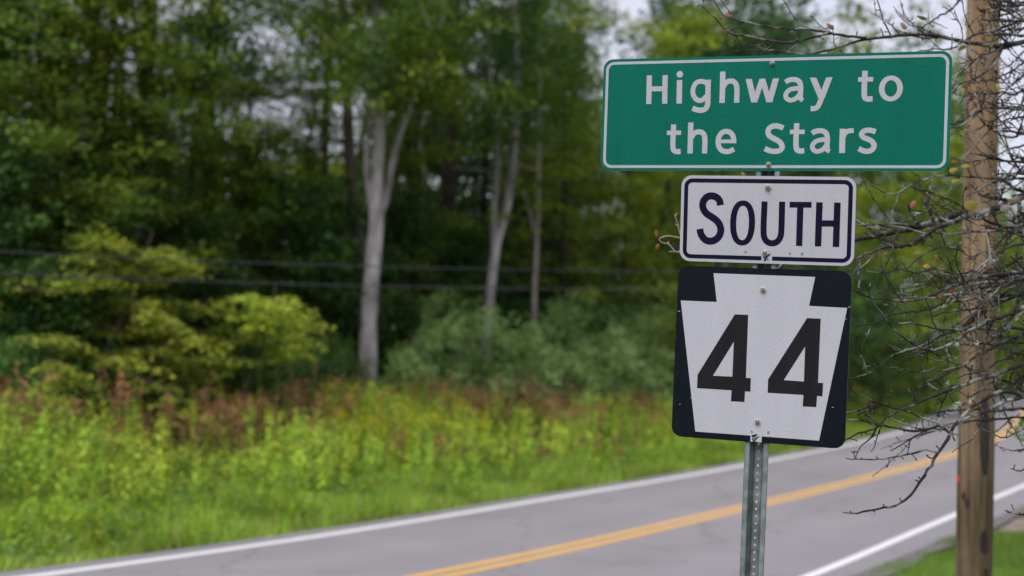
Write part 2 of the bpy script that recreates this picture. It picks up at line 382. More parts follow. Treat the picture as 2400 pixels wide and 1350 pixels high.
# ------------------------------------------------------------------ the road sign
GL = [["H",[[[[-436.7,141.4],[-435.6,37.8]],19.2,"h"],[[[-378.3,141.1],[-376.9,37.9]],19.2,"h"],[[[-429.3,92.4],[-384.5,92.2]],18.0,"n"]]],["i",[[[[-325.0,122.2],[-323.7,37.8]],19.8,"h"],[[[-324.8,143.0],[-312.9,142.8]],0.0,"dot"]]],["g",[[[[-223.7,106.5],[-236.3,114.3],[-250.3,116.1],[-263.4,111.2],[-272.2,98.2],[-275.4,81.4],[-271.1,64.6],[-260.4,51.3],[-247.9,47.4],[-235.7,51.8],[-225.3,63.8]],17.4,"n"],[[[-220.5,121.6],[-220.6,86.6],[-219.8,43.9],[-221.1,28.7],[-227.5,18.1],[-239.1,13.1],[-254.5,13.9],[-274.9,20.3]],19.2,"n"]]],["h",[[[[-169.3,149.5],[-168.3,37.7]],19.2,"h"],[[[-165.6,93.2],[-159.3,107.4],[-145.8,114.7],[-131.5,113.8],[-122.1,105.5],[-117.4,90.9],[-116.5,37.9]],18.6,"n"]]],["w",[[[[-76.3,121.2],[-53.9,37.9]],21.7,"h"],[[[-53.9,37.9],[-28.1,121.4]],19.8,"h"],[[[-28.1,121.4],[-1.1,37.7]],19.8,"h"],[[[-1.1,37.7],[19.7,121.4]],21.7,"h"]]],["a",[[[[52.9,107.3],[63.1,113.9],[77.8,116.3],[92.7,114.0],[102.4,105.7],[106.4,89.8],[106.1,72.0],[106.2,49.6]],18.0,"n"],[[[105.4,84.8],[86.2,84.5],[68.6,80.1],[58.0,69.8],[55.3,60.2],[59.2,50.3],[69.8,44.2],[81.6,45.5],[93.2,51.3],[101.7,61.6]],16.2,"n"],[[[101.0,57.1],[106.0,49.6],[115.6,42.6]],15.0,"n"]]],["y",[[[[147.7,121.5],[179.2,50.0]],22.3,"h"],[[[203.8,121.5],[179.2,50.0]],21.7,"h"],[[[182.5,58.8],[173.1,32.3],[166.2,19.0],[156.2,13.8],[143.0,13.7]],18.0,"n"]]],["t",[[[[323.4,141.7],[323.7,58.0],[326.6,48.3],[334.5,44.3],[351.8,44.7]],18.6,"n"],[[[300.8,112.2],[351.5,111.5]],15.6,"n"]]],["o",[[[[411.5,79.1],[442.0,78.5],[410.4,115.3]],18.6,"ring"]]],["t",[[[[-341.4,-37.2],[-340.8,-120.1],[-337.3,-129.9],[-328.7,-134.5],[-312.5,-134.3]],18.6,"n"],[[[-364.9,-67.1],[-313.0,-66.9]],15.6,"n"]]],["h",[[[[-278.7,-30.7],[-277.8,-141.7]],19.2,"h"],[[[-275.0,-86.7],[-267.7,-72.1],[-255.0,-64.8],[-240.7,-65.2],[-230.6,-72.9],[-226.1,-87.0],[-225.5,-141.8]],18.6,"n"]]],["e",[[[[-122.0,-99.1],[-124.0,-85.2],[-129.8,-73.0],[-139.8,-65.4],[-152.1,-63.5],[-165.7,-68.5],[-175.3,-82.7],[-178.4,-100.9],[-174.1,-118.3],[-163.6,-130.7],[-148.2,-135.3],[-134.5,-133.5],[-120.2,-126.3]],18.0,"n"],[[[-173.8,-98.8],[-112.6,-99.1]],13.2,"n"]]],["S",[[[[51.0,-53.6],[37.2,-47.5],[23.7,-45.3],[8.9,-48.5],[-0.4,-57.1],[-2.1,-68.2],[3.4,-80.2],[19.2,-89.9],[35.9,-99.0],[46.7,-111.0],[48.8,-122.1],[40.5,-131.7],[23.6,-134.9],[5.6,-132.1],[-11.6,-124.9]],18.6,"n"]]],["t",[[[[96.7,-36.7],[97.2,-118.7],[100.5,-128.9],[108.6,-133.6],[126.0,-133.1]],18.6,"n"],[[[74.0,-67.0],[125.0,-67.1]],15.6,"n"]]],["a",[[[[150.7,-72.9],[160.8,-66.1],[175.3,-63.6],[190.0,-65.8],[199.5,-73.8],[203.5,-89.5],[203.2,-107.3],[203.3,-129.5]],18.0,"n"],[[[202.5,-94.6],[183.6,-95.1],[166.2,-99.7],[155.7,-110.0],[153.1,-119.5],[156.9,-129.3],[167.4,-135.3],[179.0,-133.9],[190.5,-128.0],[198.9,-117.6]],16.2,"n"],[[[198.2,-122.1],[203.1,-129.5],[212.6,-136.3]],15.0,"n"]]],["r",[[[[254.4,-57.4],[255.0,-141.4]],19.8,"h"],[[[256.8,-86.9],[264.3,-71.0],[276.2,-64.9],[292.0,-64.2]],16.8,"n"]]],["s",[[[[365.7,-68.8],[353.6,-64.7],[337.8,-63.1],[325.1,-66.8],[318.8,-76.1],[323.4,-85.9],[338.8,-93.3],[354.7,-102.2],[361.7,-113.9],[358.4,-127.1],[345.8,-134.9],[328.6,-134.3],[310.3,-126.0]],18.0,"n"]]]]
SL = [["S",[[[[-162.3,48.5],[-165.0,60.9],[-172.3,72.1],[-183.1,78.8],[-196.6,80.9],[-210.4,77.3],[-220.9,66.6],[-226.2,52.0],[-223.5,34.8],[-212.3,19.1],[-194.6,7.6],[-175.5,-5.2],[-163.5,-20.8],[-158.8,-37.8],[-162.0,-55.9],[-173.6,-71.2],[-192.2,-79.3],[-211.1,-76.1],[-224.4,-63.7],[-231.2,-50.6],[-233.7,-36.9]],24.7,"n"]]],["O",[[[[-82.2,-12.5],[-49.0,-11.8],[-81.5,57.2]],21.6,"ring"]]],["U",[[[[-6.9,64.2],[-7.1,-47.4],[-4.0,-62.2],[3.1,-73.3],[12.4,-79.3],[23.9,-81.1],[35.1,-78.4],[45.2,-70.4],[51.8,-57.7],[54.0,-43.4],[54.2,64.4]],21.1,"n"]]],["T",[[[[80.3,54.5],[155.5,55.2]],19.7,"n"],[[[117.5,51.2],[117.3,-87.7]],21.6,"h"]]],["H",[[[[182.5,64.4],[182.1,-87.5]],22.1,"h"],[[[243.3,64.4],[243.0,-87.7]],22.1,"h"],[[[187.3,-8.0],[236.7,-7.5]],21.1,"n"]]]]
def cam_mat(R, t):
    B = np.column_stack([_r, -_u, _f]); R = np.array(R)
    X = B @ R[:, 0]; Y = -(B @ R[:, 1]); Z = -(B @ R[:, 2]); o = CAM + B @ np.array(t)
    return Matrix(((X[0], Y[0], Z[0], o[0]), (X[1], Y[1], Z[1], o[1]), (X[2], Y[2], Z[2], o[2]), (0, 0, 0, 1)))
RG = [[.9415, -.0345, .3353], [.0294, .9994, .0202], [-.3358, -.0092, .9419]]; TG = [.9035, -.614, 4.993]
RS = [[.9373, -.0194, .348], [.0371, .9983, -.0443], [-.3466, .0545, .9364]]; TS = [.8879, -.2381, 4.9694]
RK = [[.9362, -.0452, .3486], [.0372, .9989, .0298], [-.3495, -.015, .9368]]; TK = [.8688, .2358, 4.9823]
def rrect(w, h, r, n=8):
    P = []
    for cx, cy_, a0 in ((w / 2 - r, h / 2 - r, 0), (-w / 2 + r, h / 2 - r, 90), (-w / 2 + r, -h / 2 + r, 180), (w / 2 - r, -h / 2 + r, 270)):
        for k in range(n + 1):
            a = math.radians(a0 + 90 * k / n); P.append((cx + r * math.cos(a), cy_ + r * math.sin(a)))
    return P
def plate(name, P, t, front, edge, parent=None):         # prism of outline P, front face at z = t/2
    n = len(P); V = [(x, y, t / 2) for x, y in P] + [(x, y, -t / 2) for x, y in P]
    Fc = [tuple(range(n)), tuple(range(2 * n - 1, n - 1, -1))] + [(i, n + i, n + (i + 1) % n, (i + 1) % n) for i in range(n)]
    me = mesh(name, V, Fc); me.materials.append(front); me.materials.append(edge)
    for i, p in enumerate(me.polygons): p.material_index = 0 if i == 0 else 1
    return link(name, me, parent)
def flat(name, loops, z, mat, parent):
    pts = [Vector((x, y, 0)) for lp in loops for x, y in lp]
    tris = tessellate_polygon([[Vector((x, y, 0)) for x, y in lp] for lp in loops])
    Fc = []
    for t in tris:
        a, b, c = (pts[i] for i in t)
        Fc.append(t if (b - a).cross(c - a).z > 0 else t[::-1])
    return link(name, mesh(name, [(p.x, p.y, z) for p in pts], Fc, mat), parent)
def band(name, A, B, z, mat, parent, gap=None):           # closed ring between two outlines of equal count
    n = len(A); V = [(x, y, z) for x, y in A] + [(x, y, z) for x, y in B]; Fc = []
    for i in range(n): Fc.append((i, (i + 1) % n, n + (i + 1) % n, n + i))
    return link(name, mesh(name, V, Fc, mat), parent)
def glyph(name, strokes, z, mat, parent):
    V = []; Fc = []
    for si, (pts, w, cap) in enumerate(strokes):
        zz = z + si * .00012; w = w / 1000; P = np.array(pts) / 1000; n0 = len(V)
        if cap == 'dot':
            r = abs(P[1][0] - P[0][0]); V += [(P[0][0] + r * math.cos(a), P[0][1] + r * math.sin(a), zz) for a in np.linspace(0, 2 * math.pi, 20, endpoint=False)]
            Fc.append(tuple(range(n0, n0 + 20))); continue
        if cap == 'ring':
            c = P[0]; rx = P[1][0] - c[0]; ry = P[2][1] - c[1]; m = 40; e = .88 if len(strokes) == 1 and ry > .06 else 1.
            for k in range(m):
                a = 2 * math.pi * k / m; ca = math.copysign(abs(math.cos(a)) ** e, math.cos(a)); sa = math.copysign(abs(math.sin(a)) ** e, math.sin(a))
                V += [(c[0] + (rx + w / 2) * ca, c[1] + (ry + w * .43) * sa, zz), (c[0] + (rx - w / 2) * ca, c[1] + (ry - w * .43) * sa, zz)]
            for k in range(m): Fc.append((n0 + 2 * k, n0 + (2 * k + 2) % (2 * m), n0 + (2 * k + 3) % (2 * m), n0 + 2 * k + 1))
            continue
        if cap == 'n' and len(P) > 2: P = catmull(P, n=5)
        T = np.gradient(P, axis=0); T /= np.linalg.norm(T, axis=1)[:, None]
        N = np.stack([-T[:, 1], T[:, 0]], 1) if cap == 'n' else np.tile((math.copysign(1, P[-1][1] - P[0][1]) * -1., 0.), (len(P), 1))
        for i in range(len(P)):
            a = P[i] + N[i] * w / 2; b = P[i] - N[i] * w / 2; V += [(*a, zz), (*b, zz)]
            if i: Fc.append((n0 + 2 * i - 2, n0 + 2 * i - 1, n0 + 2 * i + 1, n0 + 2 * i))
    return link(name, mesh(name, V, Fc, mat), parent)
def make_bolt(parent, u, v, z, r=.0085, wr=.0125):
    V = []; Fc = []
    def disc(rad, z0, z1, n, V, Fc, dome=0):
        o = len(V)
        for q in (z0, z1):
            V += [(rad * math.cos(2 * math.pi * k / n), rad * math.sin(2 * math.pi * k / n), q) for k in range(n)]
        for k in range(n): Fc.append((o + k, o + (k + 1) % n, o + n + (k + 1) % n, o + n + k))
        if dome:
            V += [(.7 * rad * math.cos(2 * math.pi * k / n), .7 * rad * math.sin(2 * math.pi * k / n), z1 + dome) for k in range(n)]
            for k in range(n): Fc.append((o + n + k, o + n + (k + 1) % n, o + 2 * n + (k + 1) % n, o + 2 * n + k))
            Fc.append(tuple(range(o + 2 * n, o + 3 * n)))
        else: Fc.append(tuple(range(o + n, o + 2 * n)))
    VW = []; FW = []; disc(wr, 0, .0018, 20, VW, FW)
    w = link('washer', mesh('washer', VW, FW, M['washer']), parent); w.location = (u, v, z)
    disc(r, 0, .007, 6, V, Fc, .002)
    b = link('bolt', mesh('bolt', V, Fc, M['bolt']), parent); b.location = (u, v, z + .0017)
sign_base = CAM + np.column_stack([_r, -_u, _f]) @ (np.array(TK) + np.array([-.067, 1.63, 0]))
root = empty('road_sign', tuple(sign_base))
tag(root, 'galvanised post carrying a green name sign, a SOUTH sign and a keystone 44 sign', 'road sign')
def panel(name, R, t, P, th, front, label):
    o = plate(name, P, th, front, M['alu'], root)
    o.matrix_basis = root.matrix_basis.inverted() @ cam_mat(R, t)
    o['label'] = label; return o
IN = .0254
bpy.context.view_layer.update()
root.matrix_basis = Matrix.Translation(Vector(sign_base))
TH = .0032
g = panel('name_panel', RG, TG, rrect(48 * IN, 16 * IN, .036), TH, M['sgreen'], 'green panel reading Highway to the Stars')
band('border', rrect(48 * IN - .020, 16 * IN - .020, .030), rrect(48 * IN - .0395, 16 * IN - .0395, .0215), TH / 2 + .0004, M['sletter'], g)
for n_, st in GL: glyph('letter', st, TH / 2 + .0006, M['sletter'], g)
for u, v in ((.0045, .1757), (.0030, -.1807)): make_bolt(g, u, v, TH / 2 + .0012, .0075, .009)
s = panel('direction_panel', RS, TS, rrect(24 * IN, 12 * IN, .037), TH, M['swhite'], 'white panel reading SOUTH in dark letters')
def border_with_gap(w, h, r, inset, th, g0, g1, z, mat, parent):
    A = rrect(w - 2 * inset, h - 2 * inset, r); B = rrect(w - 2 * inset - 2 * th, h - 2 * inset - 2 * th, max(.006, r - th)); n = len(A)
    # start the ring at the bottom gap: outline runs counter-clockwise, bottom edge lies between index 26 and 27
    i = 26; yb0, yb1 = -h / 2 + inset, -h / 2 + inset + th
    order = [(i + 1 + k) % n for k in range(n)]
    O = [(g1, yb0)] + [A[k] for k in order] + [(g0, yb0)]; I = [(g1, yb1)] + [B[k] for k in order] + [(g0, yb1)]
    m = len(O); V = [(x, y, z) for x, y in O] + [(x, y, z) for x, y in I]
    Fc = [(k, k + 1, m + k + 1, m + k) for k in range(m - 1)]
    return link('border', mesh('border', V, Fc, mat), parent)
border_with_gap(24 * IN, 12 * IN, .029, .0105, .0145, -.0124, .0250, TH / 2 + .0004, M['sink'], s)
for n_, st in SL: glyph('letter', st, TH / 2 + .0006, M['sink'], s)
def small_text(parent, kind, u, v, hgt, mat):
    a = hgt / 2; w = hgt * 140
    S_ = {'1': [[[(-.25, .6), (0, 1), (0, -1)], .3, 'l']], '9': [[[(.45, .4), (.3, .9), (-.2, .9), (-.45, .45), (-.2, .05), (.25, .1), (.45, .4), (.4, -.4), (.0, -.95), (-.35, -.8)], .3, 'l']],
          'D': [[[(-.55, -.9), (-.55, .9), (.1, .85), (.55, .4), (.55, -.4), (.1, -.85), (-.55, -.9)], .3, 'l']],
          'A': [[[(-.7, -1), (0, 1), (.7, -1)], .38, 'l'], [[(-.4, -.35), (.4, -.35)], .34, 'l']],
          'II': [[[(-.9, .85), (.9, .85)], .3, 'l'], [[(-.9, -.85), (.9, -.85)], .3, 'l'], [[(-.4, .85), (-.4, -.85)], .36, 'l'], [[(.4, .85), (.4, -.85)], .36, 'l']]}[kind]
    V = []; Fc = []
    for si, (pts, wd, _) in enumerate(S_):
        P = np.array(pts) * a
        for k in range(len(P) - 1):
            t = P[k + 1] - P[k]; t /= np.linalg.norm(t); nn = np.array([-t[1], t[0]]) * wd * a / 2; n0 = len(V); z = TH / 2 + .0006 + .00004 * k + .0003 * si
            e = t * wd * a * .3
            V += [(*(P[k] - e + nn), z), (*(P[k] - e - nn), z), (*(P[k + 1] + e - nn), z), (*(P[k + 1] + e + nn), z)]; Fc.append((n0, n0 + 1, n0 + 2, n0 + 3))
    o = link('print_mark', mesh('print_mark', V, Fc, mat), parent); o.location = (u, v, 0); return o
def keystone_logo(parent, u, v, h, mat, patch=None, full=True):
    """swooping road lines in a keystone"""
    z = TH / 2 + .0012
    if patch:
        (x0, x1, y0, y1) = patch; flat('logo_patch', [[(x0, y0), (x1, y0), (x1, y1), (x0, y1)]], z - .0004, M['swhite'], parent)
    V = []; Fc = []
    def add(poly):
        n0 = len(V); V.extend([(u + x * h, v + y * h, z) for x, y in poly]); Fc.append(tuple(range(n0, n0 + len(poly))))
    def swoosh(c, w0, w1):
        P = catmull(c, n=5); T = np.gradient(P, axis=0); T /= np.linalg.norm(T, axis=1)[:, None]; n0 = len(V)
        for i in range(len(P)):
            w = (w0 + (w1 - w0) * i / (len(P) - 1)) / 2; nn = np.array([-T[i][1], T[i][0]])
            for sg in (1, -1): V.append((u + (P[i] + sg * nn * w)[0] * h, v + (P[i] + sg * nn * w)[1] * h, z))
            if i: Fc.append((n0 + 2 * i - 2, n0 + 2 * i - 1, n0 + 2 * i + 1, n0 + 2 * i))
    if full: add([(-.42, .10), (-.18, .20), (.14, .38), (.16, .52), (-.20, .52), (-.22, .42), (-.46, .42), (-.46, .28)])
    swoosh([(-.40, -.18), (-.25, .0), (0, .14), (.3, .26)], .17, .04)
    swoosh([(-.30, -.52), (-.15, -.24), (.08, .04), (.42, .32)], .26, .05)
    r = .085; add([(.10 + r * math.cos(a), -.36 + r * math.sin(a)) for a in np.linspace(0, 6.283, 12, endpoint=False)])
    return link('logo', mesh('logo', V, Fc, mat), parent)
small_text(s, '1', -.0735, -.1153, .0075, M['sink']); small_text(s, '9', -.0675, -.1153, .0075, M['sink'])
small_text(s, 'D', .0867, -.1158, .0075, M['sink']); small_text(s, 'II', .1284, -.1154, .0075, M['sink'])
keystone_logo(s, .0075, -.1275, .030, M['sink'], full=False)
for u, v in ((.0028, .1143), (-.0004, -.1144)): make_bolt(s, u, v, TH / 2 + .0016)
k = panel('route_panel', RK, TK, rrect(24 * IN, 24 * IN, .037), TH, M['snavy'], 'blue-black square panel with a white keystone and 44')
flat('keystone', [[(x / 1000, y / 1000) for x, y in [(-177, 282), (180, 281), (163, 180), (293, 178.5), (216.5, -282.5), (-218, -282.5), (-291.5, 180.5), (-161, 180.5)][::-1]]], TH / 2 + .0004, M['swhite'], k)
for outer, hole in (([[-94.7, 139.4], [-47.2, 139.8], [-45.7, -81.6], [-28.2, -81.5], [-27.9, -129.3], [-46.8, -128.8], [-47.4, -166.5], [-95.3, -167], [-94.5, -128.3], [-218.4, -128.3], [-218.7, -80.7]], [[-94.0, 43.3], [-93.8, -80.3], [-163.4, -80.9]]),
                    ([[158.1, 137.8], [204.8, 137.4], [204.8, -83.7], [222.2, -83.5], [221.6, -129.6], [203.4, -129.1], [202.5, -167.8], [155.8, -168.4], [156.7, -128.7], [32.7, -128.9], [32.4, -82.2]], [[155.5, 39], [156.4, -82.4], [86.7, -81.5]])):
    flat('digit', [[(x / 1000, y / 1000) for x, y in outer], [(x / 1000, y / 1000) for x, y in hole]], TH / 2 + .0008, M['sblack'], k)
small_text(k, 'A', -.0168, -.2685, .0085, M['sink']); small_text(k, 'II', .0412, -.2677, .008, M['sink'])
keystone_logo(k, -.002, -.2925, .031, M['sink'], patch=(-.0207, .0185, -.3035, -.2765))
for u, v in ((.0012, .2307), (.0013, -.2314)): make_bolt(k, u, v, TH / 2 + .0012)
# edge scuffs of bare metal on the route panel
for u, v, a in ((-.296, .142, .009), (.289, .140, .008), (-.237, -.165, .007), (.258, -.165, .006), (-.278, -.19, .004), (.300, .182, .007)):
    flat('scuff', [[(u - a / 2, v - .0011), (u + a / 2, v - .0008), (u + a * .4, v + .0012), (u - a * .5, v + .0009)]], TH / 2 + .0006, M['swhite'], k)
# U-channel post: hat section with a real row of holes
def make_post():
    sec = [(-.0415, 0), (-.0400, .0012), (-.0255, .0012), (-.0125, -.0360), (.0125, -.0360), (.0255, .0012), (.0400, .0012), (.0415, 0)]
    y0, y1 = -2.35, .585; pitch = .0254; V = []; Fc = []
    for a, b in ((0, 1), (1, 2), (2, 3), (4, 5), (5, 6), (6, 7)):
        n0 = len(V); V += [(sec[a][0], y0, sec[a][1]), (sec[b][0], y0, sec[b][1]), (sec[b][0], y1, sec[b][1]), (sec[a][0], y1, sec[a][1])]; Fc.append((n0, n0 + 1, n0 + 2, n0 + 3))
    n = int((y1 - y0) / pitch); x0, x1, zw = -.0125, .0125, -.036; hr = .0048
    for i in range(n):
        c = y0 + (i + .5) * pitch; hp = pitch / 2; n0 = len(V)
        sq = [(x1, c), (x1, c + hp), (0, c + hp), (x0, c + hp), (x0, c), (x0, c - hp), (0, c - hp), (x1, c - hp)]
        V += [(x, y, zw) for x, y in sq]; V += [(hr * math.cos(math.pi / 4 * q), c + hr * math.sin(math.pi / 4 * q), zw) for q in range(8)]
        for q in range(8): Fc.append((n0 + q, n0 + (q + 1) % 8, n0 + 8 + (q + 1) % 8, n0 + 8 + q))
    o = link('post', mesh('post', V, Fc, M['galv']), root)
    sm = o.modifiers.new('thickness', 'SOLIDIFY'); sm.thickness = .0028; sm.offset = 0
    o['label'] = 'galvanised steel U-channel post with a row of holes'
    return o
post = make_post()
# the post runs straight through the bolts of the route and name panels
mK = cam_mat(RK, TK); mG = cam_mat(RG, TG)
pa = mK @ Vector((.0013, -.2314, -.005)); pb = mG @ Vector((.004, .1757, -.005))
ydir = (pb - pa).normalized(); zdir = (mK.col[2].to_3d() - ydir * mK.col[2].to_3d().dot(ydir)).normalized(); xdir = ydir.cross(zdir)
pc = pa + ydir * .35
post.matrix_basis = root.matrix_basis.inverted() @ Matrix(((xdir[0], ydir[0], zdir[0], pc[0]), (xdir[1], ydir[1], zdir[1], pc[1]), (xdir[2], ydir[2], zdir[2], pc[2]), (0, 0, 0, 1)))

# ------------------------------------------------------------------ wooden utility pole
def pole_mat():
    m = bpy.data.materials.new('weathered_pole_wood'); nt, b, _ = nodes_of(m)
    grain = noise(nt, 30, 7, .6, stretch=(1, 1, .035)); blot = noise(nt, 2.2, 5, .55, stretch=(1, 1, .55))
    c = ramp(nt, grain, [(.25, (.062, .046, .034)), (.5, (.13, .100, .073)), (.75, (.21, .167, .125))])
    w = ramp(nt, blot, [(.38, (.62, .60, .56)), (.55, (1, 1, 1)), (.72, (1.22, 1.02, .80))])
    c = mixc(nt, 1.0, c, w, 'MULTIPLY')
    wb = noise(nt, 6, 6, .7, stretch=(1, 1, .25))
    c = mixc(nt, ramp(nt, wb, [(.60, (0, 0, 0)), (.70, (.45, .45, .45))]), c, (.30, .135, .05))
    tc = nt.nodes.new('ShaderNodeTexCoord'); sx = nt.nodes.new('ShaderNodeSeparateXYZ'); nt.links.new(tc.outputs['Object'], sx.inputs[0])
    mr = nt.nodes.new('ShaderNodeMapRange'); mr.inputs[1].default_value = .9; mr.inputs[2].default_value = 3.0; nt.links.new(sx.outputs[2], mr.inputs[0])
    c = mixc(nt, 1.0, c, mixc(nt, mr.outputs[0], (.98, .97, .84), (1.32, 1.20, 1.04)), 'MULTIPLY')      # weathered foot, paler shaft
    cr = noise(nt, 26, 3, .5, stretch=(1, 1, .018)); ck = ramp(nt, cr, [(.33, (.5, .5, .5)), (.39, (1, 1, 1))])
    c = mixc(nt, 1.0, c, ck, 'MULTIPLY')
    nt.links.new(c, b.inputs['Base Color']); b.inputs['Roughness'].default_value = .85; b.inputs['Specular IOR Level'].default_value = .2
    bump(nt, b, ck, .7, .008); return m
M['pole'] = pole_mat()
M['tar'] = basic('dark_stain', (.016, .013, .012), (.035, .028, .024), 20, .7, 6, stretch=(1, 1, .2))
M['red'] = basic('red_tag', (.45, .03, .015), (.55, .05, .02), 20, .5, 3)
PD = 9.5
pb_, pt_ = at(2280, 1500, PD), at(2305, -20, PD)
pd_ = (pt_ - pb_) / np.linalg.norm(pt_ - pb_)
base_xy = pb_[:2] - pd_[:2] * 2
gzp = float(gz([base_xy])[0])
pole_o = pb_ - pd_ * ((pb_[2] - gzp) / pd_[2])
pole = empty('utility_pole', tuple(pole_o))
tag(pole, 'weathered brown wooden utility pole behind the bare branches', 'utility pole')
ph = 9.0; V = []; Fc = []; rngp = np.random.default_rng(3)
hh = np.linspace(-.4, ph, 60)
def prad(h): return np.interp(h, [-.4, 0, 1.2, 4.6, ph], [.122, .120, .1185, .106, .095])
for i, h in enumerate(hh):
    for kk in range(32):
        a = 2 * math.pi * kk / 32; r = prad(h) * (1 + .012 * math.sin(3 * a + h * .9) + .006 * math.sin(11 * a + 2 * h) + rngp.normal(0, .002))
        p = pd_ * h; V.append((p[0] + r * math.cos(a), p[1] + r * math.sin(a), p[2]))
    if i:
        o = (i - 1) * 32
        for kk in range(32): Fc.append((o + kk, o + (kk + 1) % 32, o + 32 + (kk + 1) % 32, o + 32 + kk))
Fc.append(tuple(range(59 * 32, 60 * 32)))
link('shaft', mesh('shaft', V, Fc, M['pole'], True), pole)
def stain(px, y0, y1, wpx, mat, name, proud=.0025, wob=.2):
    """worn tar patch lying on the round of the pole"""
    V = []; Fc = []; n = 14
    view = -ray(px, (y0 + y1) / 2); right = np.cross(pd_, view); right /= np.linalg.norm(right); fwd = np.cross(right, pd_); fwd = fwd if fwd @ view > 0 else -fwd
    for i in range(n + 1):
        y = y0 + (y1 - y0) * i / n; q = at(px, y, PD); h = (q - pole_o) @ pd_; off = (q - pole_o - pd_ * h) @ right
        r = prad(h) + proud; th = math.asin(max(-.98, min(.98, off / r)))
        wd = wpx / F * PD / r * math.sin(math.pi * (.06 + .88 * i / n)) ** .45 * (1 + wob * math.sin(i * 1.9)) / 2
        for j in range(7):
            a = th + wd * (j - 3) / 3 * 1.15; V.append(pd_ * h + right * math.sin(a) * r + fwd * math.cos(a) * r)
        if i:
            o = (i - 1) * 7
            for j in range(6): Fc.append((o + j, o + j + 1, o + 8 + j, o + 7 + j))
    return link(name, mesh(name, V, Fc, mat, True), pole)
stain(2308, 930, 1108, 22, M['tar'], 'stain', wob=.06); stain(2308, 1238, 1290, 20, M['tar'], 'stain'); stain(2258, 1150, 1168, 9, M['tar'], 'stain', wob=.6); stain(2266, 1163, 1186, 10, M['tar'], 'stain', wob=.6)
stain(2311, 1325, 1400, 16, M['tar'], 'stain')
tagm = []; Vt = []; Ft = []
q = at(2246.5, 1122, PD - .02); vv = -ray(2246, 1122)
hx = np.cross(pd_, vv); hx /= np.linalg.norm(hx)
for sx, sz, sy in ((-1, -1, 0), (1, -1, 0), (1, 1, 0), (-1, 1, 0), (-1, -1, 1), (1, -1, 1), (1, 1, 1), (-1, 1, 1)):
    Vt.append(q - pole_o + hx * sx * .009 + pd_ * sz * .021 - np.cross(hx, pd_) * (sy * .012 - .004))
Ft = [(0, 1, 2, 3), (7, 6, 5, 4), (0, 4, 5, 1), (1, 5, 6, 2), (2, 6, 7, 3), (3, 7, 4, 0)]
rt = link('reflector_tag', mesh('reflector_tag', Vt, Ft, M['red']), pole); rt['label'] = 'small red tag nailed to the pole'

